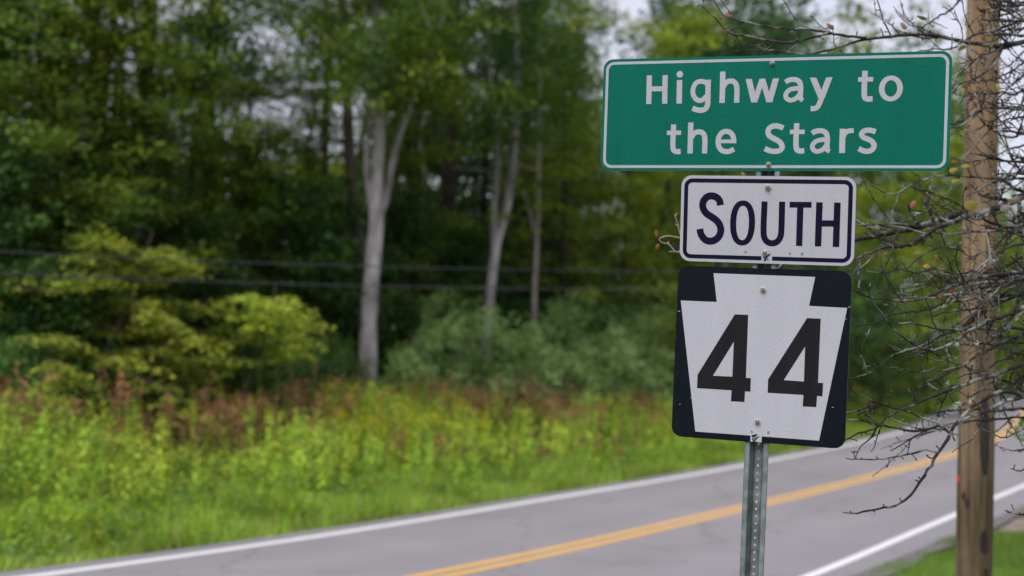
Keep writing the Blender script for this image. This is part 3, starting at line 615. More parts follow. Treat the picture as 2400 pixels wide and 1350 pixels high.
# ------------------------------------------------------------------ bare lichened tree on the right
def twig_mat():
    m = bpy.data.materials.new('lichened_bark'); nt, b, _ = nodes_of(m)
    n1 = noise(nt, 9, 6, .6); n2 = noise(nt, 55, 5, .6)
    c = ramp(nt, n2, [(.3, (.012, .009, .009)), (.6, (.040, .031, .031)), (.8, (.085, .07, .07))])
    lich = ramp(nt, n1, [(.50, (0, 0, 0)), (.63, (.9, .9, .9))])
    c = mixc(nt, lich, c, mixc(nt, n2, (.15, .15, .15), (.38, .40, .39)))
    nt.links.new(c, b.inputs['Base Color']); b.inputs['Roughness'].default_value = .9; b.inputs['Specular IOR Level'].default_value = .2
    bump(nt, b, n2, .6, .002); return m
M['twig'] = twig_mat()
BR = [  # (depth at the left end, depth at the right end, base radius, pixel path from right to left)
 (6.1, 6.5, .0075, [(2400,98),(2333,107),(2278,102),(2222,89),(2167,81),(2100,84),(2038,91),(1985,104),(1930,120),(1880,133)]),
 (6.0, 6.2, .0042, [(2030,90),(1973,83),(1900,70),(1827,66),(1758,54),(1696,35),(1670,-6)]),
 (6.0, 6.1, .0045, [(1945,78),(1900,87),(1858,99),(1806,96),(1775,90),(1744,83),(1715,80),(1681,48),(1660,29),(1633,2)]),
 (6.1, 6.2, .0035, [(1900,128),(1850,122),(1800,117),(1765,112),(1725,103)]),
 (6.3, 6.8, .0048, [(2300,-40),(2247,2),(2227,24),(2204,36),(2178,53),(2162,64),(2140,84)]),
 (6.1, 6.6, .0050, [(2400,48),(2367,58),(2333,69),(2289,80),(2256,98),(2233,113),(2189,116),(2150,121)]),
 (6.0, 6.6, .0048, [(2400,98),(2356,113),(2322,122),(2296,131),(2267,156),(2225,188)]),
 (6.2, 6.7, .0036, [(2360,90),(2344,124),(2329,151),(2300,176),(2267,191),(2222,202)]),
 (6.4, 6.8, .0040, [(2400,147),(2367,169),(2344,180),(2311,189),(2270,196)]),
 (6.6, 6.9, .0036, [(2400,175),(2367,204),(2344,227),(2328,252)]),
 (5.9, 6.4, .0052, [(2400,257),(2344,253),(2307,253),(2289,264),(2256,280),(2215,295),(2170,310)]),
 (6.3, 6.5, .0028, [(2180,84),(2156,69),(2131,49),(2116,24),(2109,-8)]),
 (6.2, 6.5, .0026, [(2110,84),(2090,60),(2064,44),(2051,27),(2049,-6)]),
 (6.5, 6.8, .0040, [(2400,24),(2364,31),(2333,42),(2311,60),(2280,86)]),
 (6.2, 6.6, .0034, [(2400,341),(2360,352),(2333,365),(2293,376),(2255,382)]),
 (6.2, 6.6, .0042, [(2400,417),(2328,419),(2288,415),(2253,412),(2200,412),(2156,423),(2125,439),(2098,454),(2073,452),(2046,437)]),
 (6.4, 6.6, .0026, [(2400,403),(2373,387),(2333,368),(2307,360),(2277,333),(2259,307)]),
 (6.0, 6.6, .0115, [(2400,458),(2364,477),(2333,489),(2291,502),(2246,504),(2208,514),(2167,527),(2142,535),(2094,543),(2048,554),(1990,562),(1900,560),(1780,566),(1660,585),(1592,590)]),
 (6.0, 6.4, .0080, [(2270,506),(2229,522),(2198,533),(2163,554),(2134,572),(2109,576),(2073,581),(2042,591),(1990,614)]),
 (6.2, 6.4, .0045, [(2150,532),(2104,524),(2060,527),(2010,528)]),
 (6.1, 6.2, .0040, [(2110,540),(2096,558),(2073,580),(2053,597),(2021,624),(1995,648)]),
 (5.6, 6.0, .0030, [(2400,556),(2364,543),(2322,533),(2281,522),(2246,502),(2208,485),(2177,464),(2166,448)]),
 (5.8, 6.2, .0036, [(2400,572),(2366,578),(2333,599),(2316,610),(2287,632),(2260,645),(2205,662)]),
 (6.4, 6.7, .0085, [(2420,500),(2364,543),(2343,566),(2328,587),(2318,606)]),
 (5.5, 6.0, .0062, [(2400,640),(2353,642),(2291,652),(2250,665),(2219,675),(2187,692),(2156,702),(2125,706),(2084,703),(2042,696),(1993,679)]),
 (5.5, 5.7, .0036, [(2187,820),(2156,814),(2125,796),(2096,773),(2073,744),(2053,717),(2040,696),(2033,670)]),
 (5.6, 6.0, .0066, [(2400,719),(2374,733),(2343,744),(2312,752),(2281,771),(2250,791),(2219,810),(2187,820),(2156,829),(2120,845)]),
 (6.1, 6.4, .0046, [(2353,642),(2333,661),(2312,688),(2281,700),(2239,706),(2208,710),(2177,725),(2136,731),(2094,737),(2063,752),(2032,760),(1985,766)]),
 (5.9, 6.3, .0044, [(2333,723),(2291,735),(2260,760),(2239,775),(2208,785),(2177,802),(2146,816),(2115,822),(2084,839),(2053,864),(2026,879),(1980,890)]),
 (5.6, 6.1, .0050, [(2400,783),(2364,796),(2333,812),(2291,831),(2260,854),(2229,870),(2198,887),(2167,903),(2130,922)]),
 (5.6, 6.1, .0060, [(2400,854),(2364,866),(2322,883),(2281,893),(2267,900),(2222,915),(2184,930),(2146,948),(2111,961),(2076,981),(2046,1006),(2008,1016),(1970,1038)]),
 (5.9, 6.2, .0040, [(2400,731),(2374,758),(2353,775),(2333,789),(2305,812)]),
 (5.9, 6.3, .0034, [(2400,640),(2364,657),(2333,684),(2312,706),(2288,732)]),
 (5.5, 5.9, .0058, [(2400,930),(2360,940),(2323,958),(2285,973),(2247,986),(2209,996),(2171,1006),(2134,1011),(2096,1001),(2058,996),(2020,985),(1980,982)]),
 (5.4, 5.8, .0062, [(2400,928),(2363,918),(2330,923),(2297,940),(2272,958),(2247,986),(2229,1013),(2212,1041),(2197,1064),(2184,1089),(2166,1114),(2154,1132),(2134,1160),(2109,1180),(2071,1190),(2033,1197),(2008,1202),(1978,1200)]),
 (5.4, 5.5, .0034, [(2199,1060),(2171,1054),(2134,1064),(2083,1074),(2046,1076),(2008,1076),(1982,1074)]),
 (5.5, 5.6, .0036, [(2224,1016),(2197,991),(2159,978),(2126,963),(2083,953),(2033,935),(1985,908)]),
 (5.5, 5.5, .0026, [(2056,1000),(2041,1024),(2020,1044),(2006,1076)]),
 (5.6, 5.7, .0024, [(2300,975),(2295,998),(2280,1026),(2255,1044),(2230,1060)]),
 (5.7, 5.9, .0028, [(2400,1003),(2360,1024),(2330,1019),(2297,1001)]),
 (5.6, 5.8, .0024, [(2400,1054),(2373,1056),(2328,1043)]),
 (5.6, 5.7, .0024, [(2400,1099),(2386,1103),(2368,1098)]),
 (5.6, 5.7, .0026, [(2400,1207),(2391,1205),(2368,1201),(2353,1196)]),
 (6.3, 6.6, .0040, [(2400,600),(2370,618),(2340,640),(2300,668),(2262,690),(2225,700)]),
 (6.2, 6.5, .0038, [(2400,690),(2360,704),(2322,722),(2290,748),(2255,768),(2214,776),(2180,772)]),
 (6.4, 6.7, .0044, [(2400,310),(2372,322),(2350,318),(2322,300),(2296,282)]),
 (6.5, 6.8, .0036, [(2400,210),(2374,224),(2350,214),(2320,222),(2290,214),(2258,226)]),
 (6.3, 6.6, .0036, [(2400,500),(2380,520),(2360,556),(2352,590),(2330,622),(2300,640)]),
 (6.0, 6.4, .0036, [(2400,820),(2370,838),(2340,846),(2308,870),(2270,876),(2240,888)]),
 (6.2, 6.5, .0034, [(2400,880),(2366,900),(2340,912),(2318,934),(2290,942)]),
 (6.2, 6.4, .0030, [(2230,640),(2190,628),(2150,640),(2110,632),(2068,640),(2030,634)]),
 (6.3, 6.5, .0034, [(2260,590),(2215,580),(2180,588),(2150,606),(2120,640),(2104,668)]),
 (6.2, 6.3, .0030, [(2200,860),(2160,872),(2120,866),(2080,880),(2046,900)]),
 (6.3, 6.6, .0034, [(2400,-10),(2366,14),(2340,8),(2310,24),(2284,20),(2260,40)]),
]
NOLONG = {34, 35, 37, 38, 39, 40, 41, 42}
_rb = random.Random(77)
for _k in range(30):          # further boughs of the same tree, crowding round the pole
    y = _rb.choice([_rb.uniform(-20, 320), _rb.uniform(300, 720), _rb.uniform(600, 1010)]); x = 2406.; sl = _rb.uniform(-.25, .45) if y < 850 else _rb.uniform(-.2, .12); end = _rb.choice([2290, 2230, 2160, 2090, 2040]) if 420 < y < 980 else _rb.uniform(2235, 2340)
    pth = []
    while x > end:
        pth.append((x, y)); st = _rb.uniform(18, 34); x -= st; y += st * sl; sl = max(-.6, min(.7, sl + _rb.uniform(-.20, .20)))
    dd_ = _rb.uniform(5.7, 6.6)
    if len(pth) > 2: BR.append((dd_, dd_ + .35, _rb.uniform(.0032, .0055), pth))
TRUNK_PX, TRUNK_D = 2960, 7.2
rt_ = random.Random(9); rb = np.random.default_rng(17)
tb_x = gx(TRUNK_PX, TRUNK_D)
tree_base = np.array([tb_x, TRUNK_D, float(gz([(tb_x, TRUNK_D)])[0])])
bare = empty('bare_tree', tuple(tree_base))
tag(bare, 'nearly leafless lichened tree reaching twiggy branches in from the right edge', 'tree')
V = []; Fc = []
tr = wander(tree_base - tree_base + np.array([0, 0, -.3]), (-.04, .02, 1), 5.6, 16, rb, .05)
tube(V, Fc, tr, np.linspace(.15, .05, 17), 12)
link('trunk', tubes_mesh('trunk', V, Fc, M['twig']), bare)
LEAFSPOTS = []
def spur(V, Fc, p, d, ln, r, rng):
    P = wander(p, d, ln, 3, rng, .45, .05); tube(V, Fc, P, [r, r * .8, r * .75, r * 1.05], 5)
    return P[-1]
def twig(V, Fc, p, d, ln, r, rng, depth):
    n = max(4, int(ln / .025)); P = wander(p, d, ln, n, rng, .13, .02)
    tube(V, Fc, P, np.linspace(r, max(.0018, r * .55), n + 1), 5)
    for i in range(1, n):
        if rng.uniform() < .62:
            t = P[min(n, i + 1)] - P[i - 1]; t /= np.linalg.norm(t); dd = t * .35 + rng.normal(0, .75, 3); dd[1] *= .6
            if depth > 0 and rng.uniform() < .30: twig(V, Fc, P[i], dd, ln * rng.uniform(.3, .6), max(.0013, r * .62), rng, depth - 1)
            else: spur(V, Fc, P[i], dd, rng.uniform(.010, .032), max(.0022, r * .7), rng)
    return P[-1]
for bi, (d0, d1, r, path) in enumerate(BR):
    rng = np.random.default_rng(100 + bi); path = list(path); n = len(path)
    xs = np.array([p[0] for p in path], float); fr = (xs - xs.min()) / max(1, xs.max() - xs.min())
    P = [at(x, y, d0 + (d1 - d0) * f) for (x, y), f in zip(path, fr)]
    vis0 = 0
    if path[0][0] >= 2400:          # runs on to the trunk
        y0 = path[0][1]; sl = (path[0][1] - path[1][1]) / max(1, path[0][0] - path[1][0]); sl = max(-.5, min(.3, sl))
        hz = 2.2 + (1150 - y0) / 1150 * 2.4
        tp = np.array([tree_base[0], tree_base[1], 0.]) + np.array([0, 0, hz]); i_ = int(np.clip((hz - tree_base[2] + .3) / 5.6 * 16, 1, 16)); tp = tree_base + tr[i_]
        mid = at(2560, y0 + sl * 160, d1 + .25); P = [tp, tp * .45 + mid * .55, mid] + P; vis0 = 2
    P = catmull(P, step=.022); m = len(P)
    P = P + rng.normal(0, .0016, P.shape)
    iv = int(np.argmin(np.linalg.norm(P - at(*path[0], d1), axis=1))) if vis0 else 0
    L = np.concatenate([[0], np.cumsum(np.linalg.norm(np.diff(P, axis=0), axis=1))]); tt = L / L[-1]
    tv = np.clip((tt - tt[iv]) / (1 - tt[iv]), 0, 1); R = 1.5 * r * (1 - .68 * tv ** 1.1) * (1 + .10 * np.sin(L * 60 + bi) * rng.uniform(.5, 1, m)); R = np.maximum(R, .0013)
    if vis0: R = R * (1 + 1.8 * np.clip(1 - tt / max(.05, tt[iv]), 0, 1) ** 1.5)
    V = []; Fc = []; org = tree_base
    tube(V, Fc, P, R, 7)
    i = 2
    while i < m - 1:
        t = P[min(m - 1, i + 2)] - P[i - 2]; t /= np.linalg.norm(t) + 1e-9
        a = rng.normal(0, 1, 3); a -= t * (a @ t); a /= np.linalg.norm(a); a[1] *= .6; a[2] += .1
        q = rng.uniform()
        long_ok = r > .0030 and .1 < tt[i] < .96 and bi not in NOLONG
        if q < .34 and long_ok: twig(V, Fc, P[i], a * .8 + t * .7, rng.uniform(.07, .28), max(.0025, R[i] * .62), rng, 1)
        elif q < .66: e = spur(V, Fc, P[i], a + t * .3, rng.uniform(.012, .042), max(.0027, R[i] * .55), rng)
        i += int(rng.integers(1, 4))
    o = link('branch', tubes_mesh('branch', [v - org for v in V], Fc, M['twig']), bare)
# little twig loop that shows beside the SOUTH panel
V = []; Fc = []
for path, r in (([(1640,596),(1592,591),(1583,589),(1566,571),(1553,569),(1545,562),(1549,557),(1565,553),(1592,557),(1640,560)], .0021), ([(1600,560),(1593,545),(1587,520),(1581,503)], .0019), ([(1583,589),(1575,590),(1568,589)], .0017), ([(1566,571),(1567,565)], .0016), ([(1583,506),(1587,499)], .0018), ([(1592,530),(1583,526)],.0016)):
    P = catmull([at(x, y, 6.0) for x, y in path], step=.01) if len(path) > 2 else np.array([at(x, y, 6.0) for x, y in path])
    tube(V, Fc, P - tree_base, np.linspace(r, r * .8, len(P)), 5)
link('branch', tubes_mesh('branch', V, Fc, M['barkpale']), bare)
# the few withered leaves: each a cupped blade of its own
def leaf_mat(name, a, b):
    m = basic(name, a, b, 60, .7, 4, lo=.3, hi=.7, spec=.25); return m
LM = [leaf_mat('leaf_orange', (0.216, 0.090, 0.018), (0.270, 0.144, 0.036)), leaf_mat('leaf_yellow', (0.180, 0.180, 0.030), (0.252, 0.216, 0.036)), leaf_mat('leaf_olive', (0.096, 0.090, 0.012), (0.144, 0.120, 0.018)),
      leaf_mat('leaf_brown', (0.132, 0.078, 0.048), (0.204, 0.132, 0.084)), leaf_mat('leaf_rust', (0.180, 0.060, 0.036), (0.252, 0.108, 0.066)), leaf_mat('leaf_pink', (0.216, 0.162, 0.162), (0.276, 0.222, 0.222))]
LS = [(1539,548,-80,20,8,0,6.0),(1541,578,70,16,9,0,6.0),(2277,480,20,34,26,2,6.1),(2278,506,80,14,9,2,6.1),(2265,389,0,24,9,1,6.2),(2236,398,20,26,12,1,6.3),(2241,424,10,24,10,1,6.3),(2238,381,-5,22,9,1,6.4),
      (2340,203,120,20,9,1,6.4),(2246,667,80,30,8,3,5.9),(2207,688,70,26,12,3,5.8),(2232,683,20,16,10,4,5.8),(2175,461,40,14,9,4,6.0),(2141,478,60,22,12,4,6.2),(2195,604,110,20,10,0,6.0),(2172,623,0,18,8,0,6.0),(2208,623,10,16,7,0,6.0),
      (2330,612,20,24,10,5,6.2),(2356,487,30,26,14,5,6.2),(2372,470,160,26,8,3,6.3),(2118,60,130,22,12,3,6.3),(2160,42,160,26,8,2,6.3),(1946,62,140,22,10,4,6.1),(2078,47,20,20,8,5,6.2),(1709,36,0,18,8,4,6.0),(1690,41,150,14,8,0,6.0),
      (2255,112,20,22,10,1,6.4),(2392,46,60,24,12,3,6.5),(2386,10,100,22,8,3,6.6),(2295,383,0,16,6,3,6.2),(2075,596,40,14,7,4,6.0),(2395,300,90,16,8,0,6.3),(1742,409,120,14,9,3,6.2),(2151,594,0,18,8,3,6.1)]
for li, (x, y, ang, ln, wd, mi, dp) in enumerate(LS):
    rng = np.random.default_rng(500 + li); c = at(x, y, dp); a = math.radians(ang)
    ax = _r * math.cos(a) + _u * math.sin(a) + _f * rng.normal(0, .3); ax /= np.linalg.norm(ax)
    bx = np.cross(_f + rng.normal(0, .25, 3), ax); bx /= np.linalg.norm(bx); nz = np.cross(ax, bx)
    hl, hw = ln / F * dp / 2, wd / F * dp / 2; V = []; Fc = []; nseg = 6
    for i in range(nseg + 1):
        t = -1 + 2 * i / nseg; w = hw * max(.03, (1 - t * t) ** .6 * (1 - .25 * t)); cu = hl * .18 * (t * t)
        for sg in (-1, 0, 1): V.append(c + ax * hl * t + bx * w * sg + nz * (cu + abs(sg) * w * .35) - tree_base)
        if i:
            o = 3 * (i - 1); Fc += [(o, o + 1, o + 4, o + 3), (o + 1, o + 2, o + 5, o + 4)]
    link('leaf', mesh('leaf', V, Fc, LM[mi], True), bare)
Lf = Leafy()
for x, y in ((2402, 985), (2420, 1000), (2396, 1012), (2440, 990), (2430, 1020)):
    Lf.spray(at(x, y, 9.0) - tree_base, .10, .03, 26, .022, BG, np.random.default_rng(int(x)), jit=.8)
o = link('leaf_spray', Lf.build('leaf_spray', M['leaf']), bare); o['label'] = 'last green leaves at the right edge'
M['lichen'] = basic('pale_lichen', (.34, .40, .30), (.50, .56, .44), 120, .95, 6)
for li, (x, y, dp) in enumerate([(2243,808,5.75),(2291,806,5.8),(2241,953,5.5),(2246,945,5.55),(2274,940,5.6),(2213,717,6.1),(2148,500,6.2),(2222,897,5.8)]):
    rng = np.random.default_rng(900 + li); V = []; Fc = []; c = at(x, y, dp) - tree_base
    for q in range(16):
        P = wander(c, rng.normal(0, 1, 3), rng.uniform(.006, .02), 3, rng, .4); tube(V, Fc, P, [.0016, .0013, .001, .0006], 4)
    link('lichen_tuft', mesh('lichen_tuft', V, Fc, M['lichen'], True), bare)

# ------------------------------------------------------------------ overhead cables across the road
M['cable'] = basic('cable_sheath', (.035, .035, .042), (.06, .06, .07), 8, .5, 2)
for nm, pts, rad, lab in (('utility_cable', [(-700, 545), (0, 590), (350, 606), (700, 620), (1150, 631), (1600, 636), (1950, 632)], .0115, 'upper of the two dark overhead cables across the trees'),
                          ('utility_cable', [(-700, 590), (0, 640), (350, 655), (700, 666), (1150, 676), (1600, 679), (1950, 674)], .013, 'lower of the two dark overhead cables across the trees')):
    P = catmull([at(x, y, zline(max(x, -500), 8.8)) for x, y in pts], step=.8); V = []; Fc = []; tube(V, Fc, P, [rad] * len(P), 6)
    tag(link(nm, mesh('utility_cable', V, Fc, M['cable'], True)), lab, 'cable', 'overhead cables')

# ------------------------------------------------------------------ trees
def shaft(px_pts, depth, base_r, top_r, mat, rng, ground=True, sides=10, bumps=.05):
    P = catmull([at(x, y, depth) for x, y in px_pts], step=.35); n = len(P)
    R = np.linspace(base_r, top_r, n) * (1 + rng.normal(0, bumps, n)); return P, R
def hero_tree(name, stems, depth, mat, crown, label, seed):
    """stems: list of (pixel path, base radius, top radius); crown: list of (px, py, spread px, n sprays, palette, leaf)"""
    rng = np.random.default_rng(seed); x0, y0 = stems[0][0][0]
    p0 = at(x0, y0, depth); base = np.array([p0[0], p0[1], float(gz([p0[:2]])[0]) - .1])
    e = empty(name, tuple(base)); V = []; Fc = []
    for si, (pts, r0, r1) in enumerate(stems):
        P, R = shaft(pts, depth, r0, r1, mat, rng)
        if si == 0:
            P = np.vstack([base - [0, 0, .2], P]); R = np.concatenate([[r0 * 1.35], R])
        else:
            P[:, 1] += np.linspace(0, rng.normal(0, .5), len(P))
        tube(V, Fc, P - base, R, 12)
    L = Leafy()
    for (cx, cy, sx, sy, n, pal, nl) in crown:
        for q in range(n):
            c = at(cx + rng.normal(0, sx), cy + rng.normal(0, sy), depth - .5 + rng.normal(0, 1.4)) - base
            L.spray(c, rng.uniform(.4, .9), .10, int(nl * 1.3), .070, pal, rng, up=(rng.normal(0, .2), rng.normal(0, .2), 1))
            if q % 10 == 0:
                cand = V[::7][:900]; j = min((v_ for v_ in cand), key=lambda v_: abs(v_[0] - c[0]) + abs(v_[1] - c[1]) + 2.5 * abs(v_[2] + .8 - c[2])); B = np.array([j, (j + c) / 2 + rng.normal(0, .15, 3), c]); tube(V, Fc, B, [.022, .014, .007], 4)
    link('trunk', tubes_mesh('trunk', V, Fc, M[mat]), e); link('crown', L.build('crown', M['leaf']), e)
    tag(e, label, 'tree'); return e
zT5 = zline(860, 12.6)
hero_tree('maple_tree', [([(862, 880), (864, 760), (872, 640), (882, 520), (884, 400), (890, 270), (880, 120), (884, -80), (890, -400)], .215, .055), ([(880, 520), (903, 470), (925, 350), (955, 260), (990, 170), (1030, 60), (1060, -120)], .095, .03), ([(876, 540), (868, 470), (858, 400), (868, 250), (856, 60), (840, -200)], .062, .025)],
          zT5, 'barkgrey', [(900, 90, 120, 80, 84, DG + MG[:2], 85), (880, 180, 60, 50, 16, DG + MG[:2], 70), (1010, 120, 50, 50, 22, MG, 70), (980, 180, 60, 30, 8, YG[:1] + MG, 60), (900, -200, 260, 110, 90, MG, 90)], 'thick grey forked trunk, palest and widest of the forest trunks', 1)
hero_tree('maple_tree', [([(846, 860), (848, 640), (830, 500), (818, 350), (812, 200), (800, 0), (790, -300)], .19, .09)], zline(846, 14.2), 'barkbrown', [(790, 60, 90, 90, 30, MG, 70), (770, -220, 200, 90, 36, DG, 80)], 'straight brown trunk close behind the left of the thick grey forked trunk', 2)
hero_tree('birch_tree', [([(1138, 800), (1150, 680), (1160, 590), (1172, 540), (1190, 470), (1200, 380), (1208, 290), (1212, 150), (1206, 0), (1200, -300)], .135, .05), ([(1160, 590), (1158, 500), (1166, 400), (1164, 330), (1150, 180), (1140, 0)], .095, .03)],
          zline(1140, 12.6), 'barkgrey', [(1190, 90, 100, 90, 66, DG + MG[:2], 85), (1230, 230, 60, 60, 22, DG + MG[:1], 70), (1140, 330, 60, 80, 10, MG, 60), (1180, -220, 240, 110, 80, MG, 90)], 'slender grey trunk that forks into two upright stems right of the thick one', 3)
hero_tree('sapling_tree', [([(1250, 790), (1252, 690), (1256, 600), (1260, 500), (1262, 400), (1266, 280), (1262, 100)], .075, .035), ([(1256, 560), (1240, 490), (1226, 440)], .04, .02)], zline(1250, 13.6), 'barkpale', [(1280, 330, 70, 110, 22, MG, 70), (1300, 100, 90, 80, 26, DG, 80)], 'thin pale trunk standing right of the slender forked trunk', 4)
hero_tree('dead_snag', [([(1000, 760), (1000, 620), (999, 540), (990, 480), (998, 420), (985, 340), (1000, 260)], .12, .05), ([(998, 545), (970, 470), (950, 430)], .05, .02)], zline(1000, 17), 'barkpale', [(960, 300, 60, 70, 14, MG, 60)], 'short pale broken stem between the two grey forked trunks', 5)
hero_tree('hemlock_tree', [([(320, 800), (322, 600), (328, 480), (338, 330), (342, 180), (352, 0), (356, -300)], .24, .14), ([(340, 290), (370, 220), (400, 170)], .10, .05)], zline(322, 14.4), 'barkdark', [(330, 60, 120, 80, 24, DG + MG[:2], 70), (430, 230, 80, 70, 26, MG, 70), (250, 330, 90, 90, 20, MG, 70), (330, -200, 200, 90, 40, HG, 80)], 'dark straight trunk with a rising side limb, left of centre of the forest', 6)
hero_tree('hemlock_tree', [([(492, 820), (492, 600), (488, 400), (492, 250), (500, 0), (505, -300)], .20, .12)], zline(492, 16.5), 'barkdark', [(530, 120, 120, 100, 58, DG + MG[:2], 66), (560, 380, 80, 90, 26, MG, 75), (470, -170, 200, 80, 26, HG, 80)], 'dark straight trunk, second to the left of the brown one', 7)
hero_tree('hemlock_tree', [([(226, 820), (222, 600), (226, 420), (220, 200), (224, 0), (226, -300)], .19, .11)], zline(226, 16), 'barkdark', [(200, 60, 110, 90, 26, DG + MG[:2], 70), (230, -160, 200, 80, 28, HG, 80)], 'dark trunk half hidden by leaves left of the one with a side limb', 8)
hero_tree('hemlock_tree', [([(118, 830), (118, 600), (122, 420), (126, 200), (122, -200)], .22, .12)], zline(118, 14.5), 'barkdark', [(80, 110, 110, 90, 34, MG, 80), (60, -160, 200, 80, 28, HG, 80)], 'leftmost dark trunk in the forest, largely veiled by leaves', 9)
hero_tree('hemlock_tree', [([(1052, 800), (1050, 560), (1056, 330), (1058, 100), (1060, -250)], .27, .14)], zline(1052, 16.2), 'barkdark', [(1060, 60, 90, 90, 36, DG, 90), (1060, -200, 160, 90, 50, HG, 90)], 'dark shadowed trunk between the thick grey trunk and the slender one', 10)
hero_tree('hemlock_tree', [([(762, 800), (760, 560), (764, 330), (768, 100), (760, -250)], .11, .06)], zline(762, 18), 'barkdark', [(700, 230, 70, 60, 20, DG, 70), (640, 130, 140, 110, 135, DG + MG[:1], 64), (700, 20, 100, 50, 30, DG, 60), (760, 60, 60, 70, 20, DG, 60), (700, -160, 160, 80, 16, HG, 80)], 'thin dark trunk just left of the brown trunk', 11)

VAR = {}
VAR['mA'] = broadleaf(21, 15, 3.2, 3.6, MG + YG[:1], nl=30, per=5, nleaf=121, r0=.16)
VAR['mB'] = broadleaf(22, 17, 4.5, 3.8, MG, nl=30, per=5, nleaf=121, r0=.18)
VAR['dA'] = broadleaf(23, 14, 2.2, 3.4, DG + MG[:1], nl=32, per=5, nleaf=128, r0=.17)
VAR['dB'] = broadleaf(24, 18, 3.0, 3.9, DG, nl=34, per=5, nleaf=128, r0=.2)
VAR['yA'] = broadleaf(25, 12, 1.8, 3.2, YG + MG[3:], nl=28, per=5, nleaf=121, r0=.13)
VAR['hA'] = conifer(26, 17, 2.0, 3.4, HG, whorls=30)
VAR['hB'] = conifer(27, 15, 1.2, 3.0, HG + DG[:1], whorls=28)
VAR['uA'] = broadleaf(28, 5.0, .6, 2.2, BG, nl=20, per=5, nleaf=95, size=.075, r0=.06)
VAR['uB'] = broadleaf(29, 6.0, .8, 2.4, DG, nl=22, per=5, nleaf=95, size=.075, r0=.07)
VAR['uC'] = broadleaf(30, 4.6, 1.0, 2.0, MG, nl=18, per=5, nleaf=95, size=.07, r0=.05)
rt2 = random.Random(5)
MARKS = [(-20, 'beyond the left edge of the view'), (75, 'at the left edge of the view'), (150, 'near the leftmost dark trunk'), (245, 'near the half hidden dark trunk'), (300, 'left of the trunk with a side limb'), (360, 'near the trunk with a side limb'), (455, 'between the trunk with a side limb and the next dark trunk'),
         (530, 'near the second dark trunk from the brown one'), (650, 'above the layered yellow green sapling'), (720, 'left of the thin dark trunk'), (800, 'near the thin dark trunk by the brown one'), (880, 'left of the thick grey trunk'), (940, 'close behind the thick grey trunk'), (1020, 'right of the thick grey trunk'), (1080, 'midway between the two forked trunks'),
         (1135, 'left of the slender forked trunk'), (1200, 'right behind the slender forked trunk'), (1250, 'left of the thin pale trunk'), (1310, 'right of the thin pale trunk'), (1360, 'midway between thin pale trunk and signs'), (1450, 'left of the signs'), (1700, 'close left of the 44 sign')]
def mark(px):
    for lim, t in MARKS:
        if px < lim: return t
def forest(kind, name, spots, label, group):
    for (px, lat, s) in spots:
        z = zline(px, lat); g_ = ground_at(px, z)
        put(name, VAR[kind], g_, rt2.uniform(0, 6.28), (s, s, s * rt2.uniform(.9, 1.1)), label + ' ' + mark(px), 'tree', group)
forest('mA', 'leafy_tree', [(40, 14.6, .85), (180, 13.9, .8), (400, 14.9, .62), (570, 14.6, .6), (690, 15.4, .6), (270, 16, .7), (960, 15.6, .8), (1300, 14.8, .8), (-90, 13.6, .9)], 'front leafy tree', 'front row leafy trees')
# second and third rows, told apart only as a mass
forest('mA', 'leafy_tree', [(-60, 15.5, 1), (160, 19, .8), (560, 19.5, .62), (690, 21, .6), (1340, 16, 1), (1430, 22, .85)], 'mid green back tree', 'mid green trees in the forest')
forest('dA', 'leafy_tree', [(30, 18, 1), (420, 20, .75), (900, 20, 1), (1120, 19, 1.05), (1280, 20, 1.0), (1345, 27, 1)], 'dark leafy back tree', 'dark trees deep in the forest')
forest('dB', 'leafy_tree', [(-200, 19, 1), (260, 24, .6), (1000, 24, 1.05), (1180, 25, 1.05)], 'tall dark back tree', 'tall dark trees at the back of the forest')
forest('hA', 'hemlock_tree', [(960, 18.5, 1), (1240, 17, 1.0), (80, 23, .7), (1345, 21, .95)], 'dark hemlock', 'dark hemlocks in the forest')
forest('yA', 'leafy_tree', [(610, 24, .72), (760, 26, .7), (1440, 15.5, .85), (1555, 18, .8), (60, 27, .9), (480, 27, .7)], 'yellow green back tree', 'yellow green trees in the forest')
# understory
forest('uB', 'understory_tree', [(-40, 13.4, 1), (230, 13.8, .95), (430, 14, .9), (640, 14.2, 1.0), (760, 14.5, 1.), (950, 14.6, 1), (1090, 15.2, .9), (1380, 15, .9), (700, 18, 1), (330, 18, 1), (1230, 17, 1), (1330, 19, 1)], 'low dark understory tree', 'dark understory trees')
forest('uA', 'understory_tree', [(60, 12.8, .85), (250, 12.6, .7), (1320, 13.6, .85), (1430, 13.2, .75), (1220, 14.5, .8)], 'low bluish green edge tree', 'bluish green edge trees')

